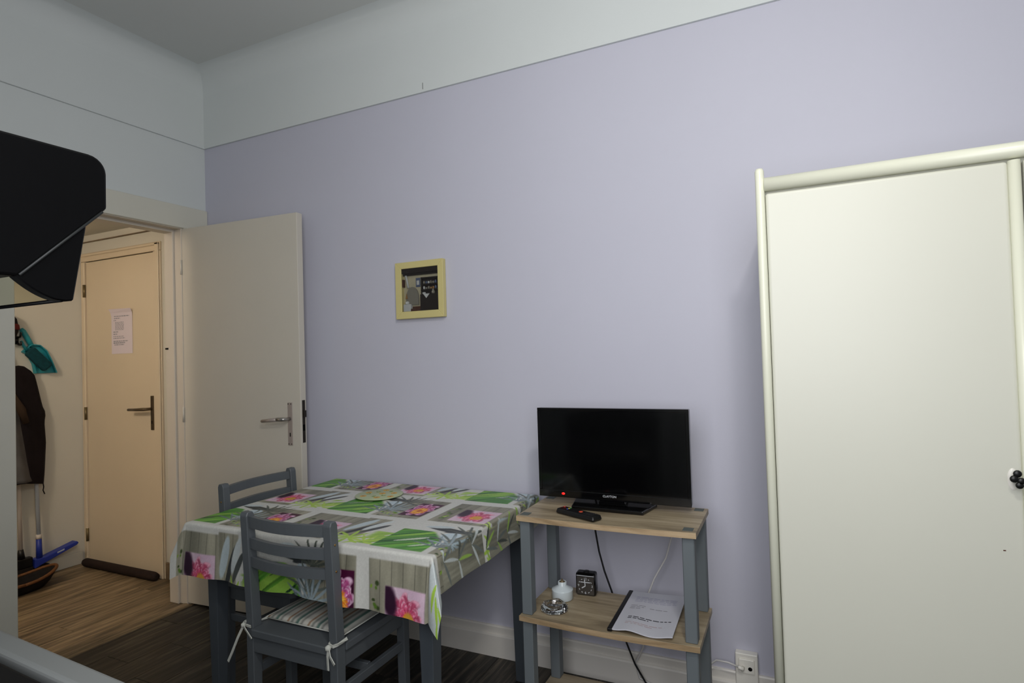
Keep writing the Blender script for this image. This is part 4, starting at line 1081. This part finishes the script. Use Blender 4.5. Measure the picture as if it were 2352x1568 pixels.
def make_chair(name, label, loc, rz, group):
    """local frame: back at y=0, seat runs to +y, centred on x"""
    t = thing(name, label, 'chair', loc, rz, group)
    hw = CW/2
    g = M['chair_grey']
    for s in (-1, 1):
        xa, xb = (-hw, -hw+PW) if s < 0 else (hw-PW, hw)
        # rear leg and back post in one piece, leaning back above the seat
        prof = [(0.020, 0.0), (0.026+PD*0.55, 0.0), (0.020+PD, SZ-0.05), (0.018+PD, SZ+0.02), (0.004+PD*0.80, CH-0.012), (0.004+PD*0.60, CH), (0.004, CH), (-0.001, CH-0.012), (0.016, SZ+0.02), (0.016, SZ-0.05)]
        p = MB().prism(prof, 'X', xa, xb, 0.0022, 1).build('rear_leg', g, t)
        for (yz) in ((0.018, 0.735), (0.021, 0.655)):
            MB().lathe([(0.0035, 0), (0.0035, 0.0012), (0, 0.0014)], n=10, mtx=Matrix.Translation(((xb if s > 0 else xa), yz[0], yz[1])) @ Matrix.Rotation(s*PI/2, 4, 'Y')).build('screw', M['brass'], p)
        MB().tbox((xa, xb, 0.352, 0.378, 0.0), (xa, xb, 0.347, 0.380, SZ-0.024), 0.002).build('front_leg', g, t)
        xm = (xa+xb)/2
        MB().box(xm-0.009, xm+0.009, 0.04, 0.352, ST0, ST0+0.028, 0.002, 1).build('side_stretcher', g, t)
        MB().box(xm-0.009, xm+0.009, 0.045, 0.352, SZ-0.075, SZ-0.024, 0.002, 1).build('side_apron', g, t)
    def rail(z0, z1, yb):
        n = 12; b = MB(); R = []
        for i in range(n+1):
            u = i/n; x = -hw+PW*0.7+(CW-PW*1.4)*u
            y = yb+0.014-0.026*math.sin(PI*u)
            R.append([(x, y-0.009, z0), (x, y+0.008, z0+0.001), (x, y+0.007, z1-0.001), (x, y-0.010, z1)])
        b.sweep(R).build('back_rail', g, t)
    rail(0.757, 0.793, 0.004); rail(0.688, 0.722, 0.008); rail(0.628, 0.660, 0.011)
    MB().box(-hw+PW-0.002, hw-PW+0.002, 0.018, 0.036, SZ-0.078, SZ-0.024, 0.002, 1).build('rear_apron', g, t)
    MB().box(-hw+PW-0.002, hw-PW+0.002, 0.354, 0.372, SZ-0.075, SZ-0.024, 0.002, 1).build('front_apron', g, t)
    MB().box(-hw+PW-0.002, hw-PW+0.002, 0.186, 0.204, ST0, ST0+0.028, 0.002, 1).build('cross_stretcher', g, t)
    b = MB()
    pts = [(-hw+PW+0.001, 0.006), (hw-PW-0.001, 0.006), (hw-PW-0.001, 0.054), (hw+0.004, 0.054), (hw+0.006, 0.385), (hw-0.01, 0.400), (-hw+0.01, 0.400), (-hw-0.006, 0.385), (-hw-0.004, 0.054), (-hw+PW+0.001, 0.054)]
    b.prism(pts, 'Z', SZ-0.024, SZ, 0.003, 2).build('seat', g, t)
    return t

def cushion(name, label, chair, m, mt, ties=True):
    t = thing(name, label, 'cushion', chair.location, chair.rotation_euler.z, 'cushions on the dining chairs')
    t.location.z = SZ
    N = 26; b = MB()
    x0, x1, y0, y1 = -0.168, 0.168, 0.075, 0.392
    T = []; B_ = []
    for j in range(N+1):
        v = j/N; rt = []; rb = []
        for i in range(N+1):
            u = i/N
            e = (max(1e-6, 16*u*(1-u)*v*(1-v)))**0.30
            cxy = 1.0
            rt.append((x0+(x1-x0)*u, y0+(y1-y0)*v, 0.010+0.016*e)); rb.append((x0+(x1-x0)*u, y0+(y1-y0)*v, 0.010-0.0092*min(1, e)))
        T.append([b.bm.verts.new(p) for p in rt]); B_.append(rb)
    BB = []
    for j in range(N+1):
        r = []
        for i in range(N+1):
            r.append(T[j][i] if (i in (0, N) or j in (0, N)) else b.bm.verts.new(B_[j][i]))
        BB.append(r)
    for j in range(N):
        for i in range(N):
            b.bm.faces.new((T[j][i], T[j][i+1], T[j+1][i+1], T[j+1][i])); b.bm.faces.new((BB[j][i], BB[j+1][i], BB[j+1][i+1], BB[j][i+1]))
    b.build('pad', m, t, smooth=True)
    pip = [(x0, y0, 0.010), (x1, y0, 0.010), (x1, y1, 0.010), (x0, y1, 0.010), (x0, y0, 0.010)]
    MB().tube(pip, 0.0022, 6).build('piping', mt, t)
    hw = CW/2
    def ribbon(P, wdt=0.0045):
        b = MB(); R = []
        for i, p in enumerate(P):
            p = Vector(p); q = Vector(P[min(i+1, len(P)-1)])-Vector(P[max(i-1, 0)])
            q.normalize(); s = q.cross(Vector((0.3, 1, 0.2))).normalized()*wdt; n_ = q.cross(s).normalized()*0.0012
            R.append([p-s-n_, p+s-n_, p+s+n_, p-s+n_])
        return b.sweep(R)
    if ties == 'front':
        # left tie: loop round the left post with long loose ends
        ribbon([(-0.160, 0.078, 0.010), (-0.172, 0.055, 0.006), (-0.182, 0.028, 0.006), (-0.188, 0.010, 0.008)]).build('tie', mt, t)
        ribbon([(-0.200, 0.055, 0.012), (-0.201, 0.020, 0.012), (-0.195, 0.008, 0.012), (-0.175, 0.006, 0.010), (-0.160, 0.008, 0.008)]).build('tie', mt, t)
        ribbon([(-0.190, 0.006, 0.010), (-0.205, -0.006, -0.03), (-0.222, -0.014, -0.075), (-0.236, -0.018, -0.105)]).build('tie', mt, t)
        ribbon([(-0.188, 0.004, 0.010), (-0.172, -0.004, 0.004), (-0.155, -0.004, -0.012), (-0.146, -0.002, -0.024)]).build('tie', mt, t)
        MB().lathe([(0, -0.008), (0.007, -0.004), (0.007, 0.004), (0, 0.008)], c=(-0.190, 0.004, 0.010), n=10).build('knot', mt, t)
        # right tie: tight round the post just above the seat
        ribbon([(0.160, 0.072, 0.006), (0.163, 0.020, 0.010), (0.168, 0.008, 0.010), (0.185, 0.006, 0.008), (0.200, 0.012, 0.014), (0.201, 0.050, 0.016)], 0.005).build('tie', mt, t)
        ribbon([(0.168, 0.005, 0.006), (0.172, -0.004, -0.02), (0.176, -0.006, -0.058)]).build('tie', mt, t)
        ribbon([(0.170, 0.003, 0.004), (0.186, -0.008, -0.016), (0.206, -0.012, -0.034)], 0.0055).build('tie', mt, t)
        MB().lathe([(0, -0.010), (0.009, -0.005), (0.009, 0.004), (0, 0.010)], c=(0.170, 0.002, 0.003), n=10).build('knot', mt, t)
    else:
        for s in (-1, 1):
            ribbon([(s*0.160, 0.078, 0.008), (s*0.198, 0.05, 0.006), (s*0.202, 0.02, 0.004), (s*0.203, 0.02, -0.05), (s*0.205, 0.03, -0.11)]).build('tie', mt, t)
    return t

ch1 = make_chair('dining_chair', 'slate grey wooden chair in front of the table, its back towards us', (1.5385, -0.922, 0.0), 0.0, 'dining chairs at the table')
ch2 = make_chair('dining_chair', 'slate grey wooden chair at the left end of the table near the open door', (0.886, -0.452, 0.0), -PI/2, 'dining chairs at the table')
cushion('seat_cushion', 'striped cushion with pale ties on the front grey chair', ch1, M['stripe'], M['tie'], 'front')
cushion('seat_cushion', 'dark cushion on the grey chair at the left end of the table', ch2, M['cushion_dark'], M['tie_dark'], 'side')

# ================================================================== KITCHEN IN THE FOREGROUND
HXR = 2.25                   # right end of the hood
hd = thing('cooker_hood', 'black cooker hood with a smoked glass visor hanging at the upper left', 'cooker hood', (HXR-0.6, Y0, 1.36))
def H(y, z): return (y-Y0, z-1.36)
body = [H(-2.455, 1.541), *[H(-1.8645+0.020*math.sin(a), 1.521+0.020*math.cos(a)) for a in [PI/2*k/6 for k in range(7)]], H(-1.8445, 1.480), H(-1.936, 1.389), H(-2.455, 1.389)]
MB().prism(body, 'X', 0.0, 0.6, 0.003, 2).build('body', M['black_hood'], hd)
arc = []
p0, p1, p2 = (-1.938, 1.390), (-1.918, 1.371), (-1.900, 1.3665)
for k in range(9):
    t = k/8; arc.append(H((1-t)**2*p0[0]+2*t*(1-t)*p1[0]+t*t*p2[0], (1-t)**2*p0[1]+2*t*(1-t)*p1[1]+t*t*p2[1]))
side = arc+[H(-1.890, 1.3655), H(-1.882, 1.3665), H(-1.8665, 1.459)]
MB().prism(side, 'X', 0.583, 0.5985, 0.0015, 1).build('visor_cheek', M['black_hood'], hd)
MB().prism(side, 'X', 0.002, 0.017, 0.0015, 1).build('visor_cheek', M['black_hood'], hd)
MB().prism([H(-1.8795, 1.3705), H(-1.8755, 1.3705), H(-1.8635, 1.456), H(-1.8675, 1.456)], 'X', 0.017, 0.583).build('glass_visor', M['hood_glass'], hd)
MB().tube([(0.004, *H(-1.893, 1.3665)), (0.596, *H(-1.893, 1.3665))], 0.0022, 8).build('visor_rail', M['black_hood'], hd)
MB().tube([(0.5995, *H(-1.9345, 1.3905)), (0.5995, *H(-1.850, 1.475))], 0.0015, 8).build('edge_highlight', mat('dark_grey_highlight', (30, 32, 32), 0.45, 0.25), hd)  # lighter rod paints a lamp highlight along the slanted edge
MB().box(0.05, 0.55, 0.06, 0.48, 0.024, 0.032).build('grease_filter', M['dark_metal'], hd)

cx_ = thing('cooker', 'light grey cooker with a black glass hob in the bottom left foreground', 'cooker', (2.02, -1.806, 0.0), math.radians(-3.0))
b = MB().box(-0.36, 0.24, -0.62, -0.012, 0.04, 0.872, 0.004, 1); b.build('body', M['stove'], cx_)
b = MB()
b.box(-0.37, 0.25, -0.035, 0.0, 0.872, 0.900, 0.006, 3); b.box(-0.37, 0.25, -0.63, -0.58, 0.872, 0.900, 0.004, 2)
b.box(-0.37, -0.33, -0.58, -0.035, 0.872, 0.900, 0.004, 2); b.box(0.21, 0.25, -0.58, -0.035, 0.872, 0.900, 0.004, 2)
b.build('hob_frame', M['stove'], cx_)
MB().box(-0.33, 0.21, -0.58, -0.034, 0.874, 0.884).build('hob_recess', M['black'], cx_)
MB().box(-0.318, 0.198, -0.568, -0.047, 0.884, 0.899, 0.004, 2).build('hob_glass', M['hob_glass'], cx_)
for (px, py, pr) in ((-0.19, -0.16, 0.09), (0.07, -0.16, 0.075), (-0.19, -0.42, 0.075), (0.07, -0.42, 0.09)):
    MB().lathe([(pr, 0.8992), (pr, 0.8996), (pr-0.002, 0.8996), (pr-0.002, 0.8992)], c=(px, py, 0), n=40).build('hob_ring', M['ink_soft'], cx_)
dr_ = MB().box(-0.34, 0.22, -0.012, 0.010, 0.16, 0.72, 0.004, 2).build('oven_door', M['stove'], cx_)
MB().box(-0.26, 0.14, 0.0095, 0.0115, 0.25, 0.60, 0.001, 1).build('oven_window', M['black_gloss'], dr_)
MB().tube([(-0.28, 0.012, 0.675), (-0.28, 0.045, 0.675), (0.16, 0.045, 0.675), (0.16, 0.012, 0.675)], 0.008, 10).build('oven_handle', M['steel'], dr_)
for k in range(5):
    MB().lathe([(0.02, 0), (0.018, 0.022), (0.0, 0.024)], n=20, mtx=Matrix.Translation((-0.28+0.11*k, -0.012, 0.80)) @ Matrix.Rotation(-PI/2, 4, 'X')).build('control_knob', M['black_plastic'], cx_)
MB().box(-0.34, 0.22, -0.58, -0.03, 0.0, 0.045).build('plinth', M['dark_metal'], cx_)
